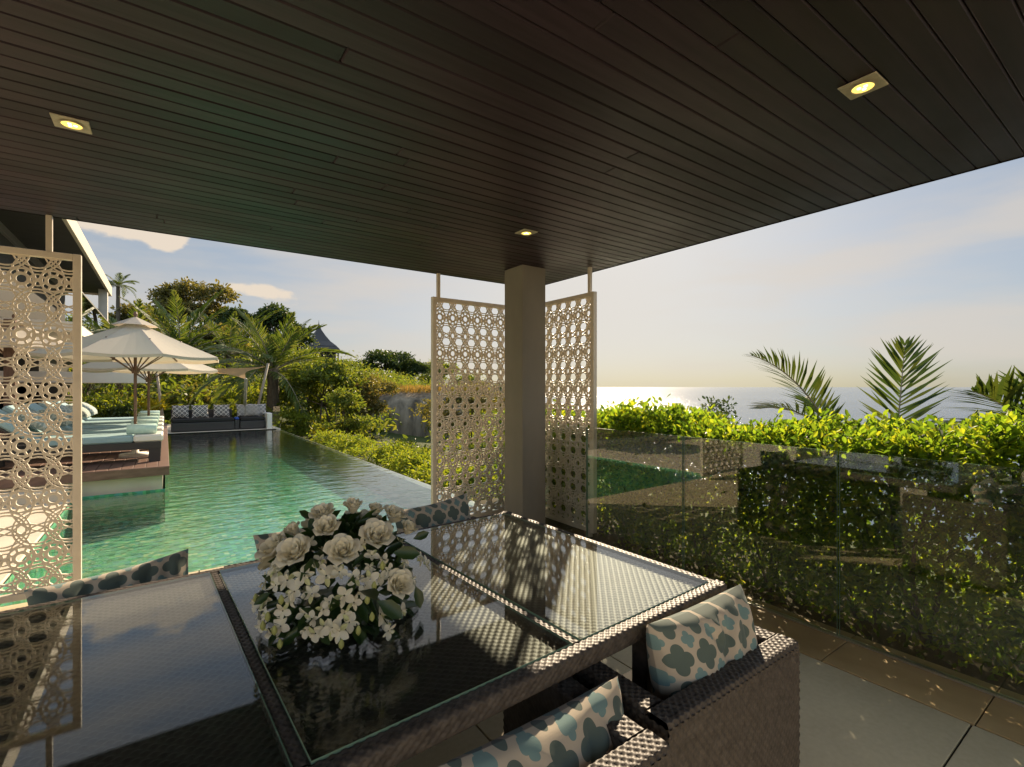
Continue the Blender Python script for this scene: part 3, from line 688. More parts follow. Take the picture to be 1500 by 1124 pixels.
pillow('cushion', 0.57, 0.48, 0.19, M['cushion'], (0.745, 0.90, 0.455), (R(-10), R(-1), R(-1)), 'beige and sage quatrefoil cushion cut by the bottom edge of the photo', 'cushion', G, 5, 64, 1.3)
pillow('cushion', 0.50, 0.44, 0.17, M['cushion'], (1.30, 2.575, 0.61), (R(14), R(4), R(183)), 'shaded grey quatrefoil cushion in front of the screen beside the column', 'cushion', G, 8, 40, 1.3)
pillow('cushion', 0.50, 0.44, 0.17, M['cushion'], (0.60, 2.545, 0.60), (R(12), R(3), R(183)), 'quatrefoil cushion mostly hidden behind the flower arrangement', 'cushion', G, 9, 40, 1.3)
pillow('cushion', 0.52, 0.42, 0.19, M['cushion'], (-0.15, 2.50, 0.565), (R(20), R(5), R(185)), 'sun touched quatrefoil cushion on the far chair below the left screen', 'cushion', G, 10, 40, 1.5)

# ------------------------------------------------------------ flower arrangement
def rose_mesh(seed, open_=1.0):
    r_ = np.random.default_rng(seed); mb = MB(); layers = [(0.010, 0.040, 3, 1.5, 0.0), (0.017, 0.043, 4, 1.15, 0.1), (0.025, 0.042, 5, 0.95, 0.25), (0.031, 0.042, 5, 0.95, 0.35), (0.037, 0.038, 5, 0.9, 0.6)]
    for li, (rad, hh, n, wd, curl) in enumerate(layers):
        if open_ < 0.7 and li > 3: continue
        for k in range(n):
            a0 = 2 * math.pi * (k + 0.5 * li + r_.uniform(-.12, .12)) / n
            u = np.linspace(-1, 1, 7); v = np.linspace(0, 1, 7); U, Vv = np.meshgrid(u, v, indexing='ij')
            wv = wd * np.sin(np.pi * (0.18 + 0.62 * Vv)) * (1 - 0.25 * Vv ** 4)
            ang = a0 + U * wv
            rr = 0.006 + (rad * open_ - 0.006) * Vv ** 0.55 + curl * 0.020 * Vv ** 4 * open_ - 0.003 * np.abs(U) ** 2 * (1 - Vv) + 0.0025 * U * (0.5 + li * 0.2)
            zz = -0.012 + (hh + 0.012) * Vv * (1 - 0.16 * U ** 2 * Vv) - curl * 0.012 * Vv ** 6
            zz = zz + r_.uniform(-0.002, 0.002)
            mb.grid(np.stack([rr * np.cos(ang), rr * np.sin(ang), zz], -1))
    return mb
def orchid_mesh(seed):
    r_ = np.random.default_rng(seed); mb = MB()
    for k in range(5):
        a = 2 * math.pi * k / 5 + math.pi / 2; L = 0.033 if k % 2 == 0 else 0.034; wd = 0.0085 if k in (0, 2, 3) else 0.015
        v = np.linspace(0, 1, 6); u = np.linspace(-1, 1, 5); U, Vv = np.meshgrid(u, v, indexing='ij')
        w_ = wd * np.sin(np.pi * (0.06 + 0.9 * Vv)) ** 0.8; x = 0.003 + L * Vv; y = U * w_; z = 0.012 * Vv ** 1.5 * r_.uniform(-0.6, 1.0) + 0.004 * U ** 2 * np.sin(np.pi * Vv)
        mb.grid(np.stack([x * math.cos(a) - y * math.sin(a), x * math.sin(a) + y * math.cos(a), z], -1))
    v = np.linspace(0, 1, 5); u = np.linspace(-1, 1, 5); U, Vv = np.meshgrid(u, v, indexing='ij')
    mb.grid(np.stack([U * 0.008 * np.sin(np.pi * (0.2 + 0.7 * Vv)), -0.002 - 0.014 * Vv, 0.010 * np.sin(2.6 * Vv) + 0.006 * U ** 2], -1))
    return mb
bq = empty('flower_arrangement', (0.47, 1.63, 0.753), 'ivory rose and white orchid arrangement on the glass dining table', 'flowers')
BC = np.array((0.47, 1.63, 0.80)); BR = np.array((0.235, 0.235, 0.285))
def orient(o, n, roll=0.0):
    q = Vector(n).normalized().to_track_quat('Z', 'Y'); o.rotation_mode = 'QUATERNION'
    from mathutils import Quaternion
    o.rotation_quaternion = q @ Quaternion((0, 0, 1), roll)
def dome_hit(px, py, k=1.0):
    r = _ray(px, py); o_ = (_O - BC) / (BR * k); d_ = r / (BR * k)
    a, b, c = d_ @ d_, 2 * o_ @ d_, o_ @ o_ - 1; D = b * b - 4 * a * c
    if D < 0: t_ = -b / (2 * a)
    else: t_ = (-b - math.sqrt(D)) / (2 * a)
    return _O + r * t_
roses = [(474, 757, 1.0, 0.9), (480, 778, 0.9, 1.0), (517, 747, 0.7, 0.95), (549, 752, 0.7, 0.85), (575, 760, 0.95, 1.0), (596, 778, 0.8, 0.85), (550, 789, 1.15, 1.05), (502, 811, 1.05, 1.05), (404, 806, 1.15, 1.0), (434, 813, 1.1, 1.05), (582, 858, 1.0, 1.0), (434, 780, 0.65, 0.75)]
rmeshes = []
for i, (px, py, op, sc) in enumerate(roses):
    pos = dome_hit(px, py, 1.04); n = (pos - BC) / BR; n = n / np.linalg.norm(n) * 0.75 + np.array((-0.15, -0.30, 0.45))
    o = rose_mesh(i, op).build('rose', M['petal'], bq, smooth=True); rmeshes.append(o)
    o.location = pos - np.array(bq.location); orient(o, n, i * 1.3); o.scale = (sc * 0.94,) * 3
for i in range(7):     # the far side of the dome, as real as the near one
    a = rnd.uniform(0.3, 2.6); e_ = rnd.uniform(0.15, 1.0); n = np.array((math.cos(a) * math.cos(e_), math.sin(a) * math.cos(e_), math.sin(e_)))
    o = bpy.data.objects.new('rose', rmeshes[i].data); COL.objects.link(o); o.parent = bq; o.location = BC + n * BR - np.array(bq.location); orient(o, n, i)
orch = []
for i in range(3): 
    o = orchid_mesh(50 + i); orch.append(o)
spots = [(505, 870), (485, 880), (470, 892), (480, 845), (498, 838), (520, 850), (455, 870), (433, 868), (420, 850), (402, 855), (380, 882), (390, 878), (415, 895), (428, 880), (445, 900), (460, 905),
         (477, 915), (490, 918), (505, 900), (450, 925), (462, 930), (500, 925), (512, 912), (565, 912), (572, 926), (560, 900), (590, 895), (600, 868), (603, 850), (610, 820), (622, 826), (560, 820), (545, 830), (555, 845),
         (548, 815), (570, 835), (540, 850), (590, 825), (600, 810), (470, 820), (465, 828), (410, 838), (395, 900), (385, 918), (402, 930), (412, 915), (530, 870), (515, 885), (445, 845), (530, 800), (585, 805), (455, 795)]
omesh = None; om = []
for i, (px, py) in enumerate(spots):
    pos = dome_hit(px + rnd.uniform(-4, 4), py + rnd.uniform(-3, 3), rnd.uniform(0.9, 1.07)); pos[2] = max(pos[2], 0.775)
    n = (pos - BC) / BR; n = n / np.linalg.norm(n) + np.array((rnd.uniform(-.5, .5), -0.35 + rnd.uniform(-.4, .4), rnd.uniform(-.3, .5)))
    if i < 3: o = orch[i].build('orchid', M['orchid'], bq, smooth=True); om.append(o)
    else: o = bpy.data.objects.new('orchid', om[i % 3].data); COL.objects.link(o); o.parent = bq
    o.location = pos - np.array(bq.location); orient(o, n, rnd.uniform(0, 6)); s = rnd.uniform(0.55, 0.92); o.scale = (s, s, s * 1.3)
for i in range(26):
    a = rnd.uniform(-0.4, 3.4); e_ = rnd.uniform(-0.05, 0.8); n = np.array((math.cos(a) * math.cos(e_), math.sin(a) * math.cos(e_), math.sin(e_)))
    o = bpy.data.objects.new('orchid', om[i % 3].data); COL.objects.link(o); o.parent = bq; o.location = BC + n * BR * 1.0 - np.array(bq.location); orient(o, n, i)
def leaf_rows(pos, dirs, nrm, L, W_, fold=0.25, curl=0.15):
    """leaves of six points and two faces: base, two shoulders each side, tip"""
    n = len(pos); L = np.asarray(L)[:, None] * np.ones((n, 1)); W_ = np.asarray(W_)[:, None] * np.ones((n, 1))
    d = dirs / np.linalg.norm(dirs, axis=1, keepdims=True); s_ = np.cross(d, nrm); s_ /= np.linalg.norm(s_, axis=1, keepdims=True) + 1e-9; k = np.cross(s_, d)
    base = pos; tip = pos + d * L - k * L * curl
    r1 = pos + d * L * 0.38 + s_ * W_ * 0.42 + k * W_ * fold; l1 = pos + d * L * 0.38 - s_ * W_ * 0.42 + k * W_ * fold
    r2 = pos + d * L * 0.72 + s_ * W_ * 0.40 + k * W_ * fold - k * L * curl * .5; l2 = pos + d * L * 0.72 - s_ * W_ * 0.40 + k * W_ * fold - k * L * curl * .5
    V = np.stack([base, r1, r2, tip, l2, l1], 1).reshape(-1, 3); i = np.arange(n)[:, None] * 6
    return V, np.concatenate([i + np.array([[0, 1, 2, 3]]), i + np.array([[0, 3, 4, 5]])])
def rdirs(n, up=0.0, rgen=None):
    v = (rgen or rg).normal(size=(n, 3)); v[:, 2] += up; return v / np.linalg.norm(v, axis=1, keepdims=True)
N = 340; a = rg.uniform(0, 2 * math.pi, N); e_ = rg.uniform(-0.15, 1.35, N); n_ = np.stack([np.cos(a) * np.cos(e_), np.sin(a) * np.cos(e_), np.sin(e_)], 1)
pos = BC + n_ * BR * rg.uniform(0.60, 0.90, (N, 1)) - np.array(bq.location); pos[:, 2] = np.maximum(pos[:, 2], 0.012)
V, F = leaf_rows(pos, n_ + rdirs(N) * 0.8, rdirs(N, 0.6) + n_, rg.uniform(0.04, 0.095, N), rg.uniform(0.022, 0.046, N)); npmesh('greenery', V, F, M['florist'], bq, True)
for (px, py, L, dx, dz) in ((530, 865, .10, .02, .05), (552, 880, .095, .4, -.3), (608, 858, .075, .1, -.6), (575, 810, .09, .8, -.1), (605, 790, .06, .9, .3), (395, 868, .05, -.5, -.2), (455, 760, .05, -.6, .6)):
    p = dome_hit(px, py, 1.04) - np.array(bq.location); V, F = leaf_rows(p[None], np.array([[dx, -0.25, dz]]), np.array([[0.1, -1, 0.45]]), [L], [L * 0.55], 0.12); npmesh('broad_leaf', V, F, M['florist'], bq, True)
mb = MB()
for (px, py) in ((385, 918), (402, 925), (410, 945), (392, 905), (575, 955), (500, 945), (412, 880), (375, 878), (398, 935), (545, 905), (525, 925)):
    p = dome_hit(px, py, 1.12); p[2] = max(p[2], 0.772); q = BC + (p - BC) * 0.45; q[2] = max(q[2], 0.79)
    mb.tube([q - np.array(bq.location), (q * .4 + p * .6) + (0, 0, 0.03) - np.array(bq.location), p - np.array(bq.location)], 0.0018, 5)
mb.build('stem', M['florist'], bq, smooth=True)
for (px, py) in ((385, 918), (402, 925), (410, 945), (392, 905), (500, 945), (412, 880), (375, 878), (545, 905), (525, 925), (560, 830), (538, 880), (548, 860)):
    p = dome_hit(px, py, 1.13); p[2] = max(p[2], 0.772); c = p - np.array(bq.location)
    MB().lathe([(0.001, -0.012), (0.007, -0.004), (0.008, 0.004), (0.004, 0.013), (0.0005, 0.017)], c, 8).build('bud', M['bud'], bq, smooth=True)
MB().lathe([(0.0, 0.0), (0.12, 0.0), (0.13, 0.02), (0.10, 0.06), (0.0, 0.08)], (0, 0, 0), 20).build('base', M['florist'], bq, smooth=True)

# ------------------------------------------------------------ vegetation builders
def leaf_cloud(blobs, n, size, dens=26, sig=0.16, up=0.35, asp=0.5, seed=1, hollow=0.55, fold=0.2):
    """leaves in sub-clumps over the shells of ellipsoid blobs [(cx,cy,cz,rx,ry,rz)]"""
    r_ = np.random.default_rng(seed); B = np.array(blobs, float); w = (B[:, 3] * B[:, 4] * B[:, 5]) ** (2 / 3.); w /= w.sum()
    cc = []; rr = []
    for b, k in zip(B, np.maximum(3, (w * dens * len(B)).astype(int))):
        d = r_.normal(size=(k, 3)); d /= np.linalg.norm(d, axis=1, keepdims=True); d[:, 2] = np.where(d[:, 2] < -0.35, -d[:, 2], d[:, 2])
        cc.append(b[:3] + d * b[3:] * r_.uniform(hollow, 1.0, (k, 1))); rr.append(np.repeat([b[3:]], k, 0))
    cc = np.concatenate(cc); rr = np.concatenate(rr); ci = r_.integers(0, len(cc), n)
    off = r_.normal(size=(n, 3)); off[:, 2] *= 0.65
    pos = cc[ci] + off * rr[ci] * sig * r_.uniform(0.6, 1.5, (len(cc), 1))[ci]
    d = rdirs(n, 0.0, r_) ; d += off * 0.5; d[:, 2] -= 0.15
    nr = rdirs(n, up * 2, r_); L = size * r_.uniform(0.65, 1.35, n)
    return leaf_rows(pos, d, nr, L, L * asp * r_.uniform(0.8, 1.2, n), fold)
def limb(mb, a, b, r0, r1, seed=0, bend=0.12, n=5):
    r_ = random.Random(seed); a = np.array(a, float); b = np.array(b, float); L = np.linalg.norm(b - a); pts = []
    k1 = np.array([r_.uniform(-1, 1), r_.uniform(-1, 1), r_.uniform(-.3, .3)]) * bend * L
    for i in range(n + 1): t_ = i / n; pts.append(a + (b - a) * t_ + k1 * math.sin(math.pi * t_))
    mb.tube(pts, [r0 + (r1 - r0) * i / n for i in range(n + 1)], 7)
def tree(name, base, h, crown, n, size, mat, label, group=None, cat='tree', trunk_r=None, seed=1, sig=0.16, dens=26, limbs=6, stems=1, asp=0.5):
    """crown: blobs relative to the base"""
    root = empty(name, base, label, cat, group)
    V, F = leaf_cloud(crown, n, size, dens, sig, seed=seed, asp=asp); npmesh('crown' if cat == 'tree' else 'foliage', V, F, mat, root)
    mb = MB(); r_ = random.Random(seed); tr = trunk_r or h * 0.022
    B = crown
    for s in range(stems):
        ox = (r_.uniform(-1, 1) * tr * 5, r_.uniform(-1, 1) * tr * 5, -0.4) if stems > 1 else (0, 0, -0.4)
        c0 = B[s % len(B)]; fork = (c0[0] * 0.35 + ox[0], c0[1] * 0.35 + ox[1], max(0.25 * h, (c0[2] - c0[5]) * 0.85))
        limb(mb, ox, fork, tr, tr * 0.7, seed + s, 0.06)
        for k in range(limbs):
            b = B[(s + k) % len(B)]; limb(mb, fork, (b[0] + r_.uniform(-.5, .5) * b[3], b[1] + r_.uniform(-.5, .5) * b[4], b[2] + r_.uniform(-0.2, .6) * b[5]), tr * 0.55, tr * 0.12, seed + 17 * k + s)
    mb.build('trunk' if cat == 'tree' else 'stem', M['bark'], root, smooth=True)
    return root
def frond_mesh(L, droop, nl, ll, seed, lw=0.03, vee=0.5, base_bare=0.12, stiff=0.25, tipdrop=0.0):
    """palm frond growing along +X from the origin, arching down; leaflets both sides"""
    r_ = np.random.default_rng(seed); ts = np.linspace(0, 1, 14)
    def pt(t_): return np.stack([L * t_ * (1 - 0.22 * droop * t_ ** 2), 0 * t_, -L * droop * 0.62 * t_ ** 2.1], -1)
    rach = pt(ts); rad = np.interp(ts, [0, 1], [0.018 * L / 2, 0.003])
    V = []; F = []
    tt = np.linspace(base_bare, 0.985, nl); tt = tt + r_.uniform(-.3, .3, nl) / nl
    for side in (-1, 1):
        for t_ in tt:
            p = pt(np.array([t_]))[0]; q = pt(np.array([t_ + 0.01]))[0]; T = (q - p) / np.linalg.norm(q - p)
            S = np.array([0, 1.0, 0]) * side; U = np.cross(T, np.array([0, 1.0, 0])); U *= np.sign(U[2]) or 1
            l = ll * (math.sin(math.pi * (0.16 + 0.80 * t_)) ** 0.8) * r_.uniform(0.85, 1.1)
            ang = R(62 - 38 * t_) + r_.uniform(-.08, .08)
            d = T * math.cos(ang) + S * math.sin(ang) + U * (vee * (1 - t_ * .4)) + r_.normal(size=3) * 0.07; d /= np.linalg.norm(d)
            w = np.cross(d, U); w /= np.linalg.norm(w) + 1e-9; w = w * 0.8 + U * 0.45
            m_ = p + d * l * 0.5 - np.array([0, 0, l * stiff * 0.12]); e_ = p + d * l - np.array([0, 0, l * stiff])
            k = len(V); V += [p - w * lw * .25, p + w * lw * .25, m_ + w * lw * .5, m_ - w * lw * .5, e_]
            F += [(k, k + 1, k + 2, k + 3), (k + 3, k + 2, k + 4)]
    mb = MB(); mb.add(np.array(V), F); 
    n0 = 6; mb.tube(list(rach), list(rad), n0, 1)
    return mb
def set_frond(o, loc, az, pitch, roll=0.0): o.location = loc; o.rotation_euler = (roll, -pitch, az)
def palm(name, base, th, tr, nf, L, label, seed, ll=0.7, mat='lf_palm', group=None, lean=(0, 0), pitch=(0.1, 1.25), fr=None):
    root = empty(name, base, label, 'palm tree', group); r_ = random.Random(seed); mb = MB()
    pts = [(lean[0] * t_ ** 2, lean[1] * t_ ** 2, -0.5 + (th + 0.5) * t_) for t_ in np.linspace(0, 1, 15)]
    mb.tube(pts, [tr * (1.25 - 0.35 * i / 14) * (1 + 0.07 * (i % 2)) for i in range(15)], 10); mb.build('trunk', M['bark'], root, smooth=False)
    datas = [frond_mesh(L, d, 34, ll, seed + i, lw=0.055 * L / 2.4, vee=0.35).build('frond', [M[mat], M['greypole']], root) for i, d in enumerate((0.35, 0.75, 1.15))]
    top = pts[-1]; pool = []
    for i in range(nf):
        f = i / nf; p = pitch[1] + (pitch[0] - pitch[1]) * f + r_.uniform(-.1, .1); az = i * 2.39996 + r_.uniform(-.2, .2)
        k = 0 if p > 0.85 else (1 if p > 0.35 else 2)
        if i < 3: o = datas[k] if datas[k] not in pool else None
        else: o = None
        if o is None: o = bpy.data.objects.new('frond', datas[k].data); COL.objects.link(o); o.parent = root
        else: pool.append(o)
        set_frond(o, top, az, p, r_.uniform(-.3, .3)); s = r_.uniform(0.85, 1.1); o.scale = (s, s, s)
    for o in datas:
        if o not in pool: set_frond(o, top, r_.uniform(0, 6.28), r_.uniform(0.2, 0.9))
    return root

# ------------------------------------------------------------ clipped hedge behind the glass
hd = empty('hedge', (3.9, 2.0, -0.04), 'glossy bright green clipped hedge behind the glass balustrade, its top lit from behind', 'hedge')
hb = np.array(hd.location); H0, H1, HY0, HY1 = 3.40, 4.30, -2.6, 5.6
def htop(x, y): return 1.20 + 0.06 * np.sin(y * 2.1 + 1.0) + 0.05 * np.sin(y * 5.3 + x * 3) + 0.045 * np.sin(x * 6 + y * 1.7) + 0.09 * np.exp(-((y - 1.15) / 0.18) ** 2) * np.exp(-((x - 3.75) / 0.3) ** 2) - 0.02 * (y - 1)
def hedge_part(n, kind, seed):
    r_ = np.random.default_rng(seed); x = r_.uniform(H0, H1, n); y = r_.uniform(HY0, HY1, n); zt = htop(x, y)
    # shoots: leaves gather round upright twig tips
    if kind == 'top':
        k = n // 7; sx = r_.uniform(H0 - 0.02, H1, k); sy = r_.uniform(HY0, HY1, k); sz = htop(sx, sy) + r_.normal(0, 0.045, k) - np.clip((H0 + 0.14 - sx) * 1.6, 0, 1) * 0.12
        j = r_.integers(0, k, n); u = r_.uniform(0, 1, n); pos = np.stack([sx[j], sy[j], sz[j] - u * 0.15], 1) + r_.normal(0, 0.012, (n, 3))
        a = r_.uniform(0, 6.283, n); d = np.stack([np.cos(a), np.sin(a), 0.35 + 0.9 * (1 - u)], 1)
        L = r_.uniform(0.028, 0.066, n)
    elif kind == 'face':
        k = n // 9; sx = H0 + np.abs(r_.normal(0, 0.16, k)); sy = r_.uniform(HY0, HY1, k); sz = r_.uniform(0.0, 1.0, k) ** 0.75 * 1.15
        j = r_.integers(0, k, n); pos = np.stack([sx[j], sy[j], sz[j]], 1) + r_.normal(0, 0.05, (n, 3))
        d = rdirs(n, 0.1, r_); d[:, 0] -= 0.4; L = r_.uniform(0.03, 0.062, n)
    else:
        pos = np.stack([r_.uniform(H0 + 0.1, H1, n), y, r_.uniform(0.0, 1.0, n) * zt], 1); d = rdirs(n, 0.2, r_); L = r_.uniform(0.04, 0.075, n)
    pos[:, 0] += 0.26 * np.clip((pos[:, 1] - 3.15) / 0.2, 0, 1) * np.clip((4.3 - pos[:, 0]) / 0.5, 0, 1)   # the hedge steps back behind the screen
    nr = rdirs(n, 0.9, r_)
    return leaf_rows(pos - hb, d, nr, L, L * 0.52, 0.10, 0.12)
Vs = []; Fs = []; off = 0
for n, k, s in ((40000, 'top', 1), (44000, 'face', 2), (34000, 'in', 3)):
    V, F = hedge_part(n, k, s); Vs.append(V); Fs.append(F + off); off += len(V)
npmesh('foliage', np.concatenate(Vs), np.concatenate(Fs), M['hedge'], hd)
mb = MB()
for i in range(46):
    y = HY0 + (HY1 - HY0) * (i + rnd.random()) / 46; x = rnd.uniform(H0 + 0.12, H1 - 0.2) + (0.2 if y > 3.0 else 0)
    for k in range(3): limb(mb, (x - hb[0], y - hb[1], 0), (x - hb[0] + rnd.uniform(-.2, .2), y - hb[1] + rnd.uniform(-.25, .25), rnd.uniform(0.8, 1.15)), rnd.uniform(0.008, 0.02), 0.003, i * 3 + k, 0.1)
mb.build('stem', M['bark'], hd, smooth=True)

# three palms standing on the slope beyond the hedge
def near_palm(base, fronds, label):
    base = np.array(base, float); root = empty('palm_tree', base, label, 'palm tree', 'palms beyond the hedge')
    top = np.array((0, 0, 1.1)); MB().tube([(0, 0, -2.0), (0.03, 0, 0), tuple(top)], [0.10, 0.09, 0.07], 9).build('trunk', M['bark'], root, smooth=True)
    for i, (az, pitch, L, droop, ll, nl, roll) in enumerate(fronds):
        o = frond_mesh(L, droop, nl, ll, 300 + i + int(base[1] * 10), 0.040, 0.30, 0.10, 0.16).build('frond', [M['lf_cane'], M['greypole']], root)
        set_frond(o, top, R(az), R(pitch), R(roll))
    return root
b1 = at_d(1222, 640, 6.6); near_palm((b1[0], b1[1], b1[2] - 1.1), [(146, 62, 1.8, 0.62, 0.55, 40, 25), (150, 42, 1.25, 0.6, 0.5, 28, 10), (170, 30, 0.9, 0.7, 0.42, 20, 0), (60, 60, 0.8, 0.5, 0.4, 18, 0)], 'dark palm whose frond arches left over the sea, leftmost of the palms beyond the hedge')
b2 = at_d(1312, 660, 5.6); near_palm((b2[0], b2[1], b2[2] - 1.1), [(-70, 86, 1.26, 0.12, 0.56, 27, 88), (110, 12, 0.8, 0.5, 0.35, 14, 0), (70, 30, 0.8, 0.6, 0.4, 16, 0)], 'palm with one upright feather shaped frond in the middle beyond the hedge')
b3 = at_d(1530, 640, 4.6); near_palm((b3[0], b3[1], b3[2] - 1.1), [(146, 40, 0.95, 0.35, 0.52, 30, 30), (130, 20, 0.95, 0.5, 0.5, 26, 10), (165, 65, 0.7, 0.3, 0.46, 22, 40)], 'palm at the right edge with fronds spreading left above the hedge')
p = at_d(1050, 640, 13); tree('slender_tree', (p[0], p[1], -1.6), 2.9, [(0, 0, 2.45, .40, .40, .36), (-.15, .1, 2.1, .30, .3, .28), (.2, 0, 2.1, .34, .3, .3)], 420, 0.11, M['lf_dark'], 'small round dark tree rising over the hedge against the sea', None, 'tree', 0.03, 3, 0.22, 30)
p = at_d(985, 640, 16); tree('slender_tree', (p[0], p[1], -2.0), 3.0, [(0, 0, 2.7, .45, .4, .25), (.4, 0, 2.45, .4, .4, .22)], 260, 0.10, M['lf_olive'], 'sparse brownish treetop just showing over the hedge left of the round tree', None, 'tree', 0.025, 5, 0.22, 26)

# ------------------------------------------------------------ infinity edge planting and the middle ground
def bush(px, py, d, r, hh, n, size, mat, label, group=None, seed=1, zc=None, stems=4, asp=0.5):
    """a rounded shrub whose top is near picture point (px,py) at depth d"""
    p = at_d(px, py, d); g = float(hgt(p[0], p[1])); zt = p[2]; base = (float(p[0]), float(p[1]), min(g, zt - hh)); H = zt - base[2]; r_ = random.Random(seed)
    bl = [(r_.uniform(-.55, .55) * r, r_.uniform(-.55, .55) * r, H - hh * r_.uniform(0.42, 0.62), r * r_.uniform(.45, .7), r * r_.uniform(.45, .7), hh * r_.uniform(.35, .5)) for _ in range(5)]
    return tree('shrub', base, H, bl, n, size, mat, label, group, 'shrub', 0.02 * r + 0.01, seed, 0.2, 30, 3, stems, asp)
GE = 'bright shrubs along the infinity edge'
for i, (x, y, zt, r, n) in enumerate(((4.3, 15.6, 0.12, .75, 1500), (4.5, 13.9, 0.10, .8, 1700), (4.4, 12.2, 0.02, .85, 2200), (4.6, 10.6, 0.04, .85, 2500), (4.5, 9.1, -0.05, .8, 2800), (4.6, 7.7, 0.02, .8, 3000), (4.5, 6.3, -0.05, .75, 2600))):
    g = float(hgt(x, y)); H = zt - g; r_ = random.Random(60 + i)
    bl = [(r_.uniform(-.5, .5) * r, r_.uniform(-.6, .6) * r, H - .34 + r_.uniform(-.12, .05), r * r_.uniform(.5, .75), r * r_.uniform(.5, .75), .34) for _ in range(5)]
    where = ('nearest the pool end', 'second from the pool end', 'third from the pool end', 'in the middle of the edge row', 'just left of the lattice screen', 'half behind the lattice screen edge', 'wholly behind the lattice screen by the column')[i]
    tree('shrub', (x, y, g), H, bl, n, 0.085, M['lf_lime'], 'bright yellow green shrub below the infinity edge, ' + where, GE, 'shrub', 0.02, 60 + i, 0.2, 40, 3, 4)
GM = 'slender trees beyond the infinity edge'
def mid_tree(px, top, base_d, spread, n, mat, label, seed, size=0.16, group=GM, hk=0.62, stems=2):
    p = at_d(px, top, base_d); g = float(hgt(p[0], p[1])); H = p[2] - g; r_ = random.Random(seed); sp = spread * base_d / FOC
    bl = [(0, 0, H * (1 - .16), sp * .5, sp * .5, H * .16)] + [(r_.uniform(-.7, .7) * sp, r_.uniform(-.7, .7) * sp, H * r_.uniform(1 - hk, .86), sp * r_.uniform(.3, .5), sp * r_.uniform(.3, .5), H * r_.uniform(.09, .16)) for _ in range(9)]
    return tree('slender_tree', (float(p[0]), float(p[1]), g), H, bl, n, size, mat, label, group, 'tree', 0.055, seed, 0.22, 34, 6, stems)
mid_tree(480, 528, 22, 56, 5600, M['lf_mid'], 'airy green tree on thin stems beside the far pool corner, right of the sapling', 21)
mid_tree(440, 545, 24, 46, 4600, M['lf_mid'], 'loose leaved tree right of the palm trunk behind the far pool corner', 22)
mid_tree(535, 548, 25, 46, 4400, M['lf_olive'], 'open brownish green tree left of the grey boulder', 23)
mid_tree(505, 572, 19, 40, 3600, M['lf_mid'], 'low forked tree leaning over the infinity edge, in front of the airy tree', 24, 0.13)
mid_tree(545, 622, 27, 22, 2000, M['lf_mid'], 'small rounded tree at the foot of the boulder', 25)
mid_tree(425, 600, 20, 26, 2400, M['lf_lime'], 'yellow green sapling just right of the far pool corner', 26, 0.13)
mid_tree(690, 560, 22, 70, 5200, M['lf_olive'], 'dark leafy tree seen only through the lattice screen left of the column', 27)
mid_tree(820, 590, 18, 45, 2800, M['lf_mid'], 'tree seen only through the lattice screen right of the column', 28, 0.14)
# boulder with dry grass on top
bp = at_d(612, 575, 34); gz = -4.0
br = empty('boulder', (float(bp[0]), float(bp[1]), gz), 'huge grey streaked boulder beside the left edge of the lattice screen', 'boulder')
from mathutils import noise as mnoise
def rock(rx, ry, rz, seed, n=110):
    th = np.linspace(0, 2 * math.pi, n + 1); ph = np.linspace(-math.pi / 2, math.pi / 2, n // 2)
    sg = lambda v, e: math.copysign(abs(v) ** e, v); P = np.zeros((n + 1, n // 2, 3))
    for i, a in enumerate(th):
        for j, b_ in enumerate(ph):
            x, y, z = sg(math.cos(b_), .5) * sg(math.cos(a), .65), sg(math.cos(b_), .5) * sg(math.sin(a), .65), sg(math.sin(b_), .6)
            p = Vector((x * 1.3 + seed, y * 1.3, z * 0.7)); d = 1 + 0.22 * mnoise.noise(p) + 0.10 * mnoise.noise(p * 2.7) + 0.05 * abs(mnoise.noise(Vector((x * 6 + seed, y * 6, z * 1.6)))) + 0.022 * mnoise.noise(p * 11)
            P[i, j] = (x * rx * d, y * ry * d, z * rz * (0.93 + 0.10 * mnoise.noise(p * 1.5)))
    P[-1] = P[0]; return P
P = rock(3.2, 2.4, 2.75, 4); P[..., 2] += 2.6; mb = MB(); mb.grid(P); mb.build('rock', M['rock'], br, smooth=True)
def blades(name, cx, cy, z, rx, ry, n, h, mat, seed, label):
    r_ = np.random.default_rng(seed); a = r_.uniform(0, 6.28, n); q = np.sqrt(r_.uniform(0, 1, n)); pos = np.stack([cx + rx * q * np.cos(a), cy + ry * q * np.sin(a), np.full(n, z)], 1)
    d = np.stack([r_.normal(0, .35, n), r_.normal(0, .35, n), np.ones(n)], 1); L = h * r_.uniform(.5, 1.2, n); V, F = leaf_rows(pos, d, rdirs(n, 0, r_), L, L * .06 + 0.012, 0.05)
    return tag(npmesh(name, V, F, mat), label, 'grass', kind='stuff')
blades('dry_grass', float(bp[0]) - 0.4, float(bp[1]), gz + 5.05, 3.0, 2.0, 1300, 0.6, M['drygrass'], 5, 'orange dry grass growing along the top of the boulder')
blades('dry_grass', float(bp[0]) - 3.6, float(bp[1]) + 3.0, gz + 4.4, 2.6, 2.0, 700, .8, M['drygrass'], 6, 'orange dry grass on the rise left of the boulder')

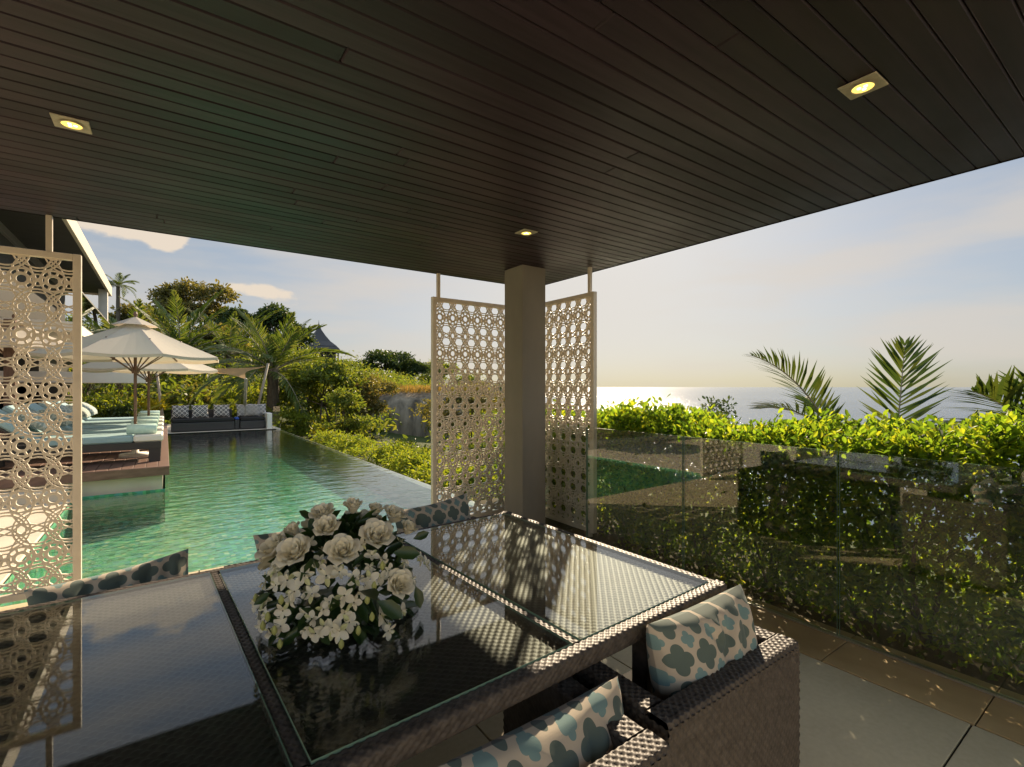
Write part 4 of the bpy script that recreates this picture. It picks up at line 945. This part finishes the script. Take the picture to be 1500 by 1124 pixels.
# trees along the skyline
GS = 'trees along the hillside skyline'
def sky_tree(px, top, d, half, n, mat, label, seed, size=0.42, low=0.45, asp=0.55, sig=0.15):
    p = at_d(px, top, d); g = float(hgt(p[0], p[1])); H = max(2.5, p[2] - g); r_ = random.Random(seed); sp = half * d / FOC
    bl = [(0, 0, H * .82, sp * .55, sp * .55, H * .18)]
    for k in range(9):
        a = 6.283 * k / 9 + r_.uniform(-.3, .3); q = r_.uniform(.35, .72); bl.append((sp * q * math.cos(a), sp * q * math.sin(a), H * r_.uniform(low, .80), sp * r_.uniform(.3, .45), sp * r_.uniform(.3, .45), H * r_.uniform(.10, .2)))
    return tree('tree', (float(p[0]), float(p[1]), g), H, bl, n, size, mat, label, GS, 'tree', H * 0.025, seed, sig, 34, 8)
sky_tree(278, 414, 58, 58, 7500, M['lf_olive'], 'wide domed brownish tree on the skyline above the ivory parasols', 31, 0.42, 0.5)
sky_tree(345, 452, 56, 34, 3600, M['lf_dark'], 'dark round tree on the skyline right of the wide domed tree', 32)
sky_tree(402, 447, 60, 30, 3600, M['lf_dark'], 'tall dark tree on the skyline left of the pointed roof', 33, 0.42, 0.35)
sky_tree(436, 474, 64, 20, 1800, M['lf_dark'], 'dark tree close behind the feathery palm, left of the pointed roof', 34)
sky_tree(505, 530, 66, 26, 2200, M['lf_mid'], 'low tree under the pointed roof on the ridge', 35, 0.36)
sky_tree(560, 514, 74, 40, 4600, M['lf_dark'], 'dense green tree on the ridge between the pointed roof and the boulder', 36)
sky_tree(600, 526, 78, 36, 3600, M['lf_dark'], 'broad tree on the ridge above the boulder', 37)
sky_tree(640, 526, 84, 34, 3000, M['lf_mid'], 'ridge tree half hidden by the left frame of the lattice screen', 38)
sky_tree(690, 545, 92, 34, 2600, M['lf_mid'], 'ridge tree seen through the left lattice screen beside the column', 39)
sky_tree(735, 562, 100, 26, 1800, M['lf_dark'], 'last low ridge tree behind the column before the open sea', 40)
sky_tree(205, 448, 48, 50, 5600, M['lf_olive'], 'olive tree behind the left palm, above the ivory parasols', 41, 0.36, 0.3)
sky_tree(322, 478, 44, 52, 6200, M['lf_olive'], 'broad olive tree between the two feathery palms', 42, 0.34, 0.2)
sky_tree(150, 462, 50, 46, 4600, M['lf_mid'], 'tree behind the balcony of the house', 43, 0.36, 0.2)
sky_tree(90, 520, 46, 50, 3600, M['lf_mid'], 'tree seen through the left lattice screen under the house roof', 44, 0.36, 0.1)
# undergrowth that reads as one mass over the whole hillside
r_ = np.random.default_rng(77); bl = []
for k in range(330):
    hdg = r_.uniform(-16, 36); dist = 21.5 + 75 * r_.uniform(0, 1) ** 1.35; x = dist * math.sin(R(hdg)); y = dist * math.cos(R(hdg))
    if y < 24.5 and x < 3.8: continue
    if 19.5 < hdg < 29 and dist < 37: continue
    s = r_.uniform(.8, 1.5) * (0.7 + dist / 70); bl.append((x, y, float(hgt(x, y)) + s * .45, s * 1.5, s * 1.5, s * .9))
V, F = leaf_cloud(bl, 60000, 0.30, 14, 0.2, seed=5); tag(npmesh('undergrowth', V, F, M['lf_mid']), 'tangled green undergrowth covering the hillside', 'undergrowth', kind='stuff')
# palms behind the sofas
def far_palm(px, cy, d, th, nf, L, label, seed, tr=0.16, ll=0.75, **k):
    p = at_d(px, cy, d); return palm('palm_tree', (float(p[0]), float(p[1]), float(p[2]) - th), th, tr, nf, L, label, seed, ll, group='feathery palms behind the pool', **k)
far_palm(264, 522, 27, 4.2, 26, 4.1, 'feathery palm behind the ivory parasols, its fronds arching over them', 71, pitch=(0.0, 1.35))
far_palm(400, 545, 21.5, 3.2, 26, 3.3, 'stout feathery palm at the far pool corner with a thick trunk', 72, 0.24, pitch=(-0.05, 1.3))
far_palm(335, 520, 31, 3.6, 22, 4.2, 'feathery palm between the other two, behind the tan shade sail', 73, pitch=(0.0, 1.2))
far_palm(196, 520, 30, 3.4, 22, 4.0, 'feathery palm left of the others, low behind the near parasol', 75, pitch=(-0.1, 1.1))
far_palm(173, 420, 46, 7, 14, 1.8, 'small palm top beside the roof end of the house', 74, ll=0.6, pitch=(0.0, 1.1))
# shrubs banked up behind the sofas and loungers
GB = 'shrubs banked behind the far end of the pool'
for i, (px, py, d, r, hh, n, sz, mt, lab) in enumerate((
    (255, 575, 21.5, 1.2, 1.6, 1800, .15, 'lf_mid', 'leafy green shrub behind the left end of the dark sofa'),
    (300, 568, 22.5, 1.3, 1.8, 2000, .16, 'lf_olive', 'olive shrub behind the middle of the dark sofa'),
    (330, 588, 20.8, .9, 1.2, 1500, .12, 'lf_mid', 'fine leaved shrub just above the sofa cushions'),
    (352, 560, 24, 1.2, 1.8, 1800, .16, 'lf_lime', 'yellow green shrub under the right corner of the shade sail'),
    (375, 590, 22, .9, 1.4, 1300, .14, 'lf_lime', 'yellowish shrub between the two right sail poles'),
    (285, 600, 20.3, .8, .8, 1200, .10, 'lf_dark', 'dark low shrub peeping over the sofa back'),
    (225, 570, 22, 1.1, 1.5, 1600, .15, 'lf_dark', 'dark shrub between the parasol poles'),
    (195, 562, 24, 1.3, 1.6, 1500, .16, 'lf_olive', 'olive shrub behind the parasol pole nearest the loungers'),
    (150, 572, 13.8, .8, 1.3, 2200, .10, 'lf_lime', 'lime shrub below the pale planter ledge, right of the left screen'),
    (128, 582, 13.4, .7, 1.2, 1800, .10, 'lf_mid', 'green shrub right against the left screen edge above the loungers'),
    (170, 590, 13.8, .6, .8, 1400, .09, 'lf_dark', 'dark shrub behind the lounger backrests'),
    (130, 535, 19.5, .9, .8, 1500, .11, 'lf_lime', 'leafy plant growing on top of the pale ledge at left'),
    (180, 538, 19.8, .8, .6, 1300, .10, 'lf_mid', 'trailing plant growing on top of the pale ledge at right'),
    (60, 575, 15.5, 1.0, 1.6, 1700, .12, 'lf_mid', 'green shrub seen through the left screen beside the brown post'),
    (310, 545, 27, 1.6, 2.0, 2000, .18, 'lf_mid', 'big green shrub directly under the tan shade sail'))):
    bush(px, py, d, r, hh, n, sz, M[mt], lab, GB, 100 + i)
def strap_plant(px, py, d, n, L, label, seed):
    p = at_d(px, py, d); root = empty('croton_plant', p, label, 'plant', 'golden strap leaved plants'); r_ = np.random.default_rng(seed)
    a = r_.uniform(0, 6.28, n); dd = np.stack([np.cos(a) * .7, np.sin(a) * .7, r_.uniform(.4, 1.3, n)], 1); pos = np.stack([r_.normal(0, .12, n), r_.normal(0, .12, n), np.zeros(n)], 1)
    V, F = leaf_rows(pos, dd, rdirs(n, 1, r_), L * r_.uniform(.6, 1.1, n), np.full(n, 0.05), 0.05, 0.35); npmesh('foliage', V, F, M['lf_gold'], root); return root
strap_plant(183, 606, 14.8, 60, .62, 'golden strap leaved plant behind the loungers, left of the parasol poles', 1)
strap_plant(200, 604, 15.2, 60, .6, 'golden strap leaved plant behind the nearer parasol pole', 2)
strap_plant(226, 602, 16.2, 50, .5, 'golden strap leaved plant right of the farther parasol pole', 3)
strap_plant(475, 640, 18.5, 40, .5, 'golden strap leaved plant just over the infinity edge', 4)

# ------------------------------------------------------------ loungers, towels, parasols on the sun deck
DZ = 0.33
def make_lounger(loc, label):
    root = empty('sun_lounger', loc, label, 'sun lounger', 'sun loungers in a row on the wooden deck'); Wd = 0.74
    mb = MB(); mb.box((-2.1, 0, .20), (-.03, .035, .31), .003); mb.box((-2.1, Wd - .035, .20), (-.03, Wd, .31), .003); mb.box((-.065, .0355, .20), (-.0305, Wd - .0355, .31), .003); mb.box((-2.1, .0355, .27), (-.066, Wd - .0355, .30))
    mb.build('frame', M['charcoal'], root)
    for x in (-.19, -2.06):
        for y in (0.001, Wd - .081): MB().box((x, y, 0), (x + .15, y + .08, .1995), .003).build('leg', M['charcoal'], root)
    MB().box((-1.45, .01, .311), (-.38, Wd - .01, .42), .022).build('mattress', M['aqua'], root)
    MB().box((-.379, .008, .311), (-.005, Wd - .008, .424), .022).build('foot_cover', M['white'], root)
    bk = empty('backrest', (-1.46, 0, .33)); bk.parent = root; bk.rotation_euler = (0, R(38), 0)
    MB().box((-.78, .01, 0.0), (0, Wd - .01, .10), .025).build('pad', M['aqua'], bk); MB().box((-.78, .03, -.035), (-.02, Wd - .03, -.001), .004).build('back_frame', M['charcoal'], bk)
    return root
lg = make_lounger((-.02, 9.50, DZ), 'nearest aqua sun lounger, its dark side and leg fully in view')
lys = [9.50, 10.80, 12.05, 13.45, 14.75]
labs = ['', 'second aqua sun lounger in the row, right behind the nearest one', 'middle aqua sun lounger of the row of five', 'fourth aqua sun lounger, beside the farther parasol pole', 'farthest aqua sun lounger of the row, by the golden plants']
for y, lb in zip(lys[1:], labs[1:]): retag(copy_tree(lg), (-.02, y, DZ), 0, lb)
tw = ['large rolled aqua towel on the foot of the nearest lounger', 'rolled aqua towel on the second lounger', 'rolled aqua towel on the middle lounger', 'rolled aqua towel on the fourth lounger', 'rolled aqua towel on the farthest lounger']
for i, y in enumerate(lys):
    mb = MB(); n = 40; prof = []
    for k in range(n + 1): th_ = 2 * math.pi * 2.6 * k / n; prof.append((0.018 + 0.062 * k / n, th_))
    c = np.array((-.30, y + .20, DZ + .424 + .080))
    a_ = [(c[0] - .19, c[1], c[2]), (c[0] - .185, c[1], c[2]), (c[0], c[1], c[2]), (c[0] + .185, c[1], c[2]), (c[0] + .19, c[1], c[2])]
    mb.tube(a_, [.070, .079, .081, .079, .070], 26)
    P = np.array([[(x, r * math.cos(t_), r * math.sin(t_)) for x in (.1905, .196)] for r, t_ in prof]) + c; mb.grid(P)
    tag(mb.build('rolled_towel', M['paleaqua'], None, smooth=True), tw[i], 'towel', 'rolled towels on the loungers')
pl_ = ['sage lattice cushion propped on the nearest lounger backrest', 'sage lattice cushion on the second lounger backrest', 'sage lattice cushion on the middle lounger backrest', 'sage lattice cushion on the fourth lounger backrest', 'sage lattice cushion on the farthest lounger backrest']
for i, y in enumerate(lys):
    pillow('cushion', .56, .44, .2, M['cushion_s'], (-1.50, y + .37, DZ + .66), (R(0), R(0), R(0)), pl_[i], 'cushion', 'sage cushions on the loungers', 20 + i, 22).rotation_euler = (R(-52), 0, R(90))
def make_umbrella(loc, label, rz=0.0):
    root = empty('parasol', loc, label, 'parasol', 'ivory parasols over the sun deck', rz); n = 8; Rr, zr, zt = 1.30, 1.68, 2.22
    mb = MB(); m = 8
    for k in range(n):
        a0, a1 = 2 * math.pi * k / n, 2 * math.pi * (k + 1) / n
        P = np.zeros((m + 1, 7, 3))
        for i in range(m + 1):
            t_ = i / m; r = 0.14 + (Rr - .14) * t_; z = zt - (zt - zr) * (t_ ** 0.92)
            for j in range(7):
                w = j / 6; c = np.array((math.cos(a0), math.sin(a0))) * (1 - w) + np.array((math.cos(a1), math.sin(a1))) * w
                P[i, j] = (c[0] * r, c[1] * r, z - 0.05 * math.sin(math.pi * w) * t_ * (1 - .4 * t_))
        mb.grid(P); Q = np.stack([P[-1], P[-1] - np.array((0, 0, .045))]); mb.grid(Q)
    mb.build('canopy', M['canvas'], root)
    mb = MB()
    for k in range(n):
        a0, a1 = 2 * math.pi * k / n, 2 * math.pi * (k + 1) / n
        mb.grid(np.array([[(.02 * math.cos(a0), .02 * math.sin(a0), zt + .13), (.02 * math.cos(a1), .02 * math.sin(a1), zt + .13)], [(.33 * math.cos(a0), .33 * math.sin(a0), zt - .02), (.33 * math.cos(a1), .33 * math.sin(a1), zt - .02)]]))
    mb.build('vent', M['canvas'], root)
    MB().tube([(0, 0, 0.0), (0, 0, zt + .12)], .024, 12).build('pole', M['pole'], root, smooth=True)
    MB().lathe([(0.0, .1), (.02, .1), (.035, .05), (.02, .02), (.03, 0)], (0, 0, zt + .12), 12).build('finial', M['pole'], root, smooth=True)
    MB().lathe([(.05, 0), (.055, .06), (.04, .10), (.026, .10)], (0, 0, 1.40), 12).build('hub', M['pole'], root, smooth=True)
    for k in range(n):
        a = 2 * math.pi * k / n; c, s = math.cos(a), math.sin(a)
        mb = MB(); mb.bar((.05 * c, .05 * s, zt - .01), (Rr * .985 * c, Rr * .985 * s, zr - .012), .022, .016); mb.bar((.04 * c, .04 * s, 1.44), (.72 * c, .72 * s, zt - .012 - (zt - zr) * .49), .018, .014)
        mb.build('rib', M['pole'], root)
    MB().lathe([(0, 0), (.22, 0), (.22, .05), (.05, .07), (.04, .32), (.026, .32)], (0, 0, 0), 20).build('base', M['white'], root, smooth=True)
    return root
um = make_umbrella((-.41, 10.40, DZ), 'large ivory parasol nearest the pavilion, between the first two loungers', .3)
retag(copy_tree(um), (-.29, 13.15, DZ - .13), .55, 'second ivory parasol, lower in view and half hidden behind the first')
retag(copy_tree(um), (-2.75, 15.3, DZ + .35), .2, 'third ivory parasol, mostly hidden behind the left lattice screen')

# ------------------------------------------------------------ sofas, cushions, sail at the far end of the pool
def make_sofa(x0, x1, y0, y1, label, armr=True):
    root = empty('outdoor_sofa', ((x0 + x1) / 2, (y0 + y1) / 2, 0), label, 'sofa', 'dark outdoor sofas beyond the pool'); ox, oy = root.location[0], root.location[1]
    def B(n, a, b, m, e=.015): return MB().box((a[0] - ox, a[1] - oy, a[2]), (b[0] - ox, b[1] - oy, b[2]), e).build(n, m, root)
    B('base', (x0, y0, .02), (x1, y1, .30), M['charcoal']); B('seat_cushion', (x0 + .02, y0 + .01, .301), (x1 - .02, y1 - .2, .43), M['seat'], .03); B('backrest', (x0, y1 - .19, .301), (x1, y1, .70), M['charcoal'])
    return root
make_sofa(.16, 1.98, 19.5, 20.5, 'long dark outdoor sofa at the far end of the pool')
make_sofa(2.15, 2.95, 19.5, 20.5, 'short dark outdoor sofa beside the far pool corner')
for i, (x, y, lb) in enumerate(((.42, 19.95, 'dark lattice cushion at the left end of the long sofa'), (.98, 19.9, 'dark lattice cushion in the middle of the long sofa'), (1.62, 19.95, 'dark lattice cushion at the right end of the long sofa'), (2.32, 19.95, 'dark lattice cushion at the left of the short sofa'), (2.56, 19.85, 'dark lattice cushion lying in the middle of the short sofa'), (2.80, 19.95, 'dark lattice cushion at the right of the short sofa'))):
    pillow('cushion', .50, .46, .17, M['cushion_d'], (x, y, .66), (R(-18), 0, R((-8, 5, -4, 12, -6, 3)[i])), lb, 'cushion', 'dark patterned cushions on the sofas', 40 + i, 20)
tg = MB().box((1.995, 19.55, .02), (2.135, 20.2, .34), .01).build('side_table', M['charcoal']); tag(tg, 'narrow dark side table between the two sofas', 'table')
t_ = MT('blue_towel'); t_.pr((.05, .10, .36), .95, .1)
tag(MB().box((2.0, 19.6, .341), (2.13, 20.0, .43), .03).build('folded_towel', t_.m), 'folded blue towel on the narrow table between the sofas', 'towel')
tag(MB().box((2.97, 19.25, -.02), (3.13, 19.9, .56), .01).build('low_pillar', M['white']), 'short white pillar at the far pool corner', 'pillar')
gp = empty('glass_screen', (3.27, 19.3, 0), 'small clear glass screen standing beside the white pillar at the pool corner', 'glass screen')
MB().box((-.10, -.006, .0), (.12, .006, .80)).build('pane', M['poolglass'], gp)
sl = MB(); A, Bp, Cp = at_Y(250, 541, 22.3), at_Y(392, 537, 21.0), at_Y(360, 556, 18.9); D_ = at_Y(262, 533, 23.5)
def sail_mesh():
    n = 14; P = np.zeros((n + 1, n + 1, 3))
    for i in range(n + 1):
        for j in range(n + 1):
            u, v = i / n, j / n; uu = .5 + (u - .5) * (1 - .28 * math.sin(math.pi * v)); vv = .5 + (v - .5) * (1 - .28 * math.sin(math.pi * u))
            P[i, j] = A * (1 - uu) * (1 - vv) + Bp * uu * (1 - vv) * 1 + Cp * uu * vv + (A * .45 + Cp * .55 - np.array((0.6, 0, -.25))) * (1 - uu) * vv
            P[i, j, 2] -= .10 * math.sin(math.pi * u) * math.sin(math.pi * v)
    return P
sl.grid(sail_mesh()); tag(sl.build('shade_sail', M['sail'], None, smooth=True), 'tan shade sail stretched between leaning poles beyond the pool', 'shade sail')
for a, b, lb in ((at_z(359, 610, .0) * 0 + at_Y(358, 612, 20.9), Cp + np.array((0, 0, .02)), 'leaning pale pole under the front corner of the shade sail'), (at_Y(371, 612, 20.9), Bp + np.array((.02, 0, .12)), 'leaning pale pole at the right corner of the shade sail'), (at_Y(240, 602, 21.5), at_Y(228, 532, 22.3), 'leaning pale pole at the left of the shade sail, beside the parasol')):
    a = np.array(a); a[2] = 0.0; root = empty('sail_pole', a, lb, 'pole', 'leaning poles of the shade sail'); d = np.array(b) - a
    MB().tube([(0, 0, 0), d], [.055, .045], 10).build('pole', M['greypole'], root, smooth=True); MB().lathe([(.09, 0), (.09, .02), (.06, .03)], (0, 0, 0), 12).build('foot_plate', M['metal'], root)

# ------------------------------------------------------------ the house on the left
hs_ = empty('house', (-8, 20, 0), 'two storey house with a deep dark soffit and pale fascia behind the left screen', 'house')
def H(n, a, b, m, e=0.0, par=None):
    o = MB().box((a[0] + 8, a[1] - 20, a[2]), (b[0] + 8, b[1] - 20, b[2]), e).build(n, m, par or hs_); return o
EX, RZ_, WX, YN, YF = -1.95, 5.70, -3.45, 4.9, 28.3
H('roof', (-14, YN, RZ_ + .02), (EX - .09, YF, RZ_ + .26), M['roof'])
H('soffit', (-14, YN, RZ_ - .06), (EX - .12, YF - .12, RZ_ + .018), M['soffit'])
H('fascia', (EX - .088, YN, RZ_ - .14), (EX, YF, RZ_ + .28), M['render'], .004)
H('fascia', (-14, YF - .085, RZ_ - .14), (EX - .09, YF, RZ_ + .279), M['render'], .004)
SZ0, SZ1 = 2.98, 3.26; SY = 17.6
H('balcony_slab', (-14, SY, SZ0), (EX, YF - .5, SZ1), M['white'], .004)
H('column', (-2.30, 26.9, SZ1), (-2.0, 27.2, RZ_ - .061), M['white'], .005)
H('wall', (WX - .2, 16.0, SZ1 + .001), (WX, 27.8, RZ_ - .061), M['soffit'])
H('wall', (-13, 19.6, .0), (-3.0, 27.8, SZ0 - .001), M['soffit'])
H('beam', (WX + .002, YN + .2, RZ_ - .24), (WX + .09, YF - .4, RZ_ - .0605), M['metal'])
for i in range(5):
    y0 = 6.2 + i * 1.95; f = empty('window', (WX + 8, y0 - 20, 0)); f.parent = hs_
    for a, b in (((0, 0, 3.3), (.06, .05, RZ_ - .245)), ((0, 1.85, 3.3), (.06, 1.9, RZ_ - .245)), ((0, .051, 3.3), (.06, 1.849, 3.36)), ((0, .051, RZ_ - .31), (.06, 1.849, RZ_ - .25))):
        MB().box(a, b).build('window_frame', M['charcoal'], f)
    MB().box((.025, .051, 3.361), (.035, 1.849, RZ_ - .311)).build('pane', M['winglass'], f)
    MB().box((-.9, .1, 3.3), (-.86, 1.1, 5.0)).build('blind', M['render'], f)
H('upper_floor', (-14, 6.0, 3.0), (WX - .001, 16.0, 3.298), M['render'])
H('wall', (-6.2, 6.0, 3.299), (-6.0, 16.0, RZ_ - .061), M['render'])
H('ground_wall', (-14, 15.2, .2), (-5.4, 15.5, 3.0), M['render'])
H('bounce_wall', (-12, -9.3, 0.0), (9, -9.0, 3.6), M['render']); H('bounce_wall', (-12.3, -9.0, 0.0), (-12.0, 4.0, 3.6), M['render'])  # unseen pale walls, added to throw sunlight back into the pavilion
rl = empty('balcony_railing', (EX + 8 - .05, 0, SZ1)); rl.parent = hs_
MB().box((-.03, SY - 20 + .1, .98), (.03, YF - 20.6, 1.02)).build('handrail', M['metal'], rl)
mb = MB(); y = SY - 20 + .15
while y < YF - 20.7: mb.box((-.008, y, .03), (.008, y + .016, .979)); y += .16
mb.build('baluster', M['metal'], rl)
MB().box((.012, SY - 19.9, .04), (.02, YF - 20.7, .97)).build('pane', M['winglass'], rl)
pt_ = empty('timber_post', (-2.75, 15.0, .33), 'brown timber post seen through the left lattice screen', 'post'); MB().box((-.09, -.09, 0), (.09, .09, 2.64), .006).build('shaft', M['pole'], pt_); MB().box((-.12, -.12, 0), (.12, .12, .0999), .004).build('plinth', M['charcoal'], pt_).location = (0, 0, -.0)
pl2 = empty('planter_ledge', (-1.9, 19.9, 0), 'long pale floating planter ledge below the parasols', 'planter')
MB().box((-2.2, -.45, 1.62), (1.42, .45, 1.95), .01).build('trough', M['white'], pl2); MB().box((-2.0, -.3, 0), (-.6, .3, 1.62)).build('plinth', M['soffit'], pl2)
# pointed roof on the ridge
tp = at_d(467, 530, 82); tb = empty('hilltop_pavilion', tp, 'distant dark pavilion with a steep pointed roof on the ridge', 'pavilion')
def lev(zs): 
    mb = MB()
    for (r0, z0), (r1, z1) in zip(zs[:-1], zs[1:]):
        V = [(sx * r, sy * r, z) for r, z in ((r0, z0), (r1, z1)) for sx, sy in ((-1, -1), (1, -1), (1, 1), (-1, 1))]
        mb.add(V, [(0, 1, 5, 4), (1, 2, 6, 5), (2, 3, 7, 6), (3, 0, 4, 7)])
    return mb
lev([(2.35, 2.55), (1.5, 3.4), (.85, 4.4), (.35, 5.35), (.05, 6.4), (.01, 7.0)]).build('roof', M['charcoal'], tb)
lev([(2.95, 1.5), (2.6, 2.2), (2.3, 2.549)]).build('eave', M['charcoal'], tb)
MB().box((-2.2, -2.2, -4), (2.2, 2.2, 1.499)).build('body', M['soffit'], tb)
for sx in (-1, 1): MB().box((sx * 2.5 - .1, -2.6, -4), (sx * 2.5 + .1, -2.4, 1.6)).build('post', M['greypole'], tb)

for i, (px, py, d, r, hh, n, sz, mt, lab) in enumerate(((596, 648, 27, 1.5, 1.3, 2200, .14, 'lf_dark', 'dark shrub at the left foot of the grey boulder'), (625, 662, 25, 1.4, 1.2, 2200, .13, 'lf_mid', 'green shrub at the foot of the boulder beside the lattice screen'), (570, 640, 26, 1.3, 1.4, 2200, .13, 'lf_dark', 'dark shrub in the gully left of the boulder'))):
    bush(px, py, d, r, hh, n, sz, M[mt], lab, 'shrubs at the foot of the boulder', 160 + i)

for i, (px, py, d, r, lab) in enumerate(((612, 655, 21, 1.1, 'lime shrub in front of the boulder, above the infinity edge shrubs'), (580, 648, 20, 1.0, 'lime shrub left of the boulder, above the infinity edge shrubs'), (640, 668, 20, 1.0, 'lime shrub half behind the lattice screen frame below the boulder'))):
    bush(px, py, d, r, 1.1, 1900, .11, M['lf_lime'], lab, 'shrubs at the foot of the boulder', 180 + i)
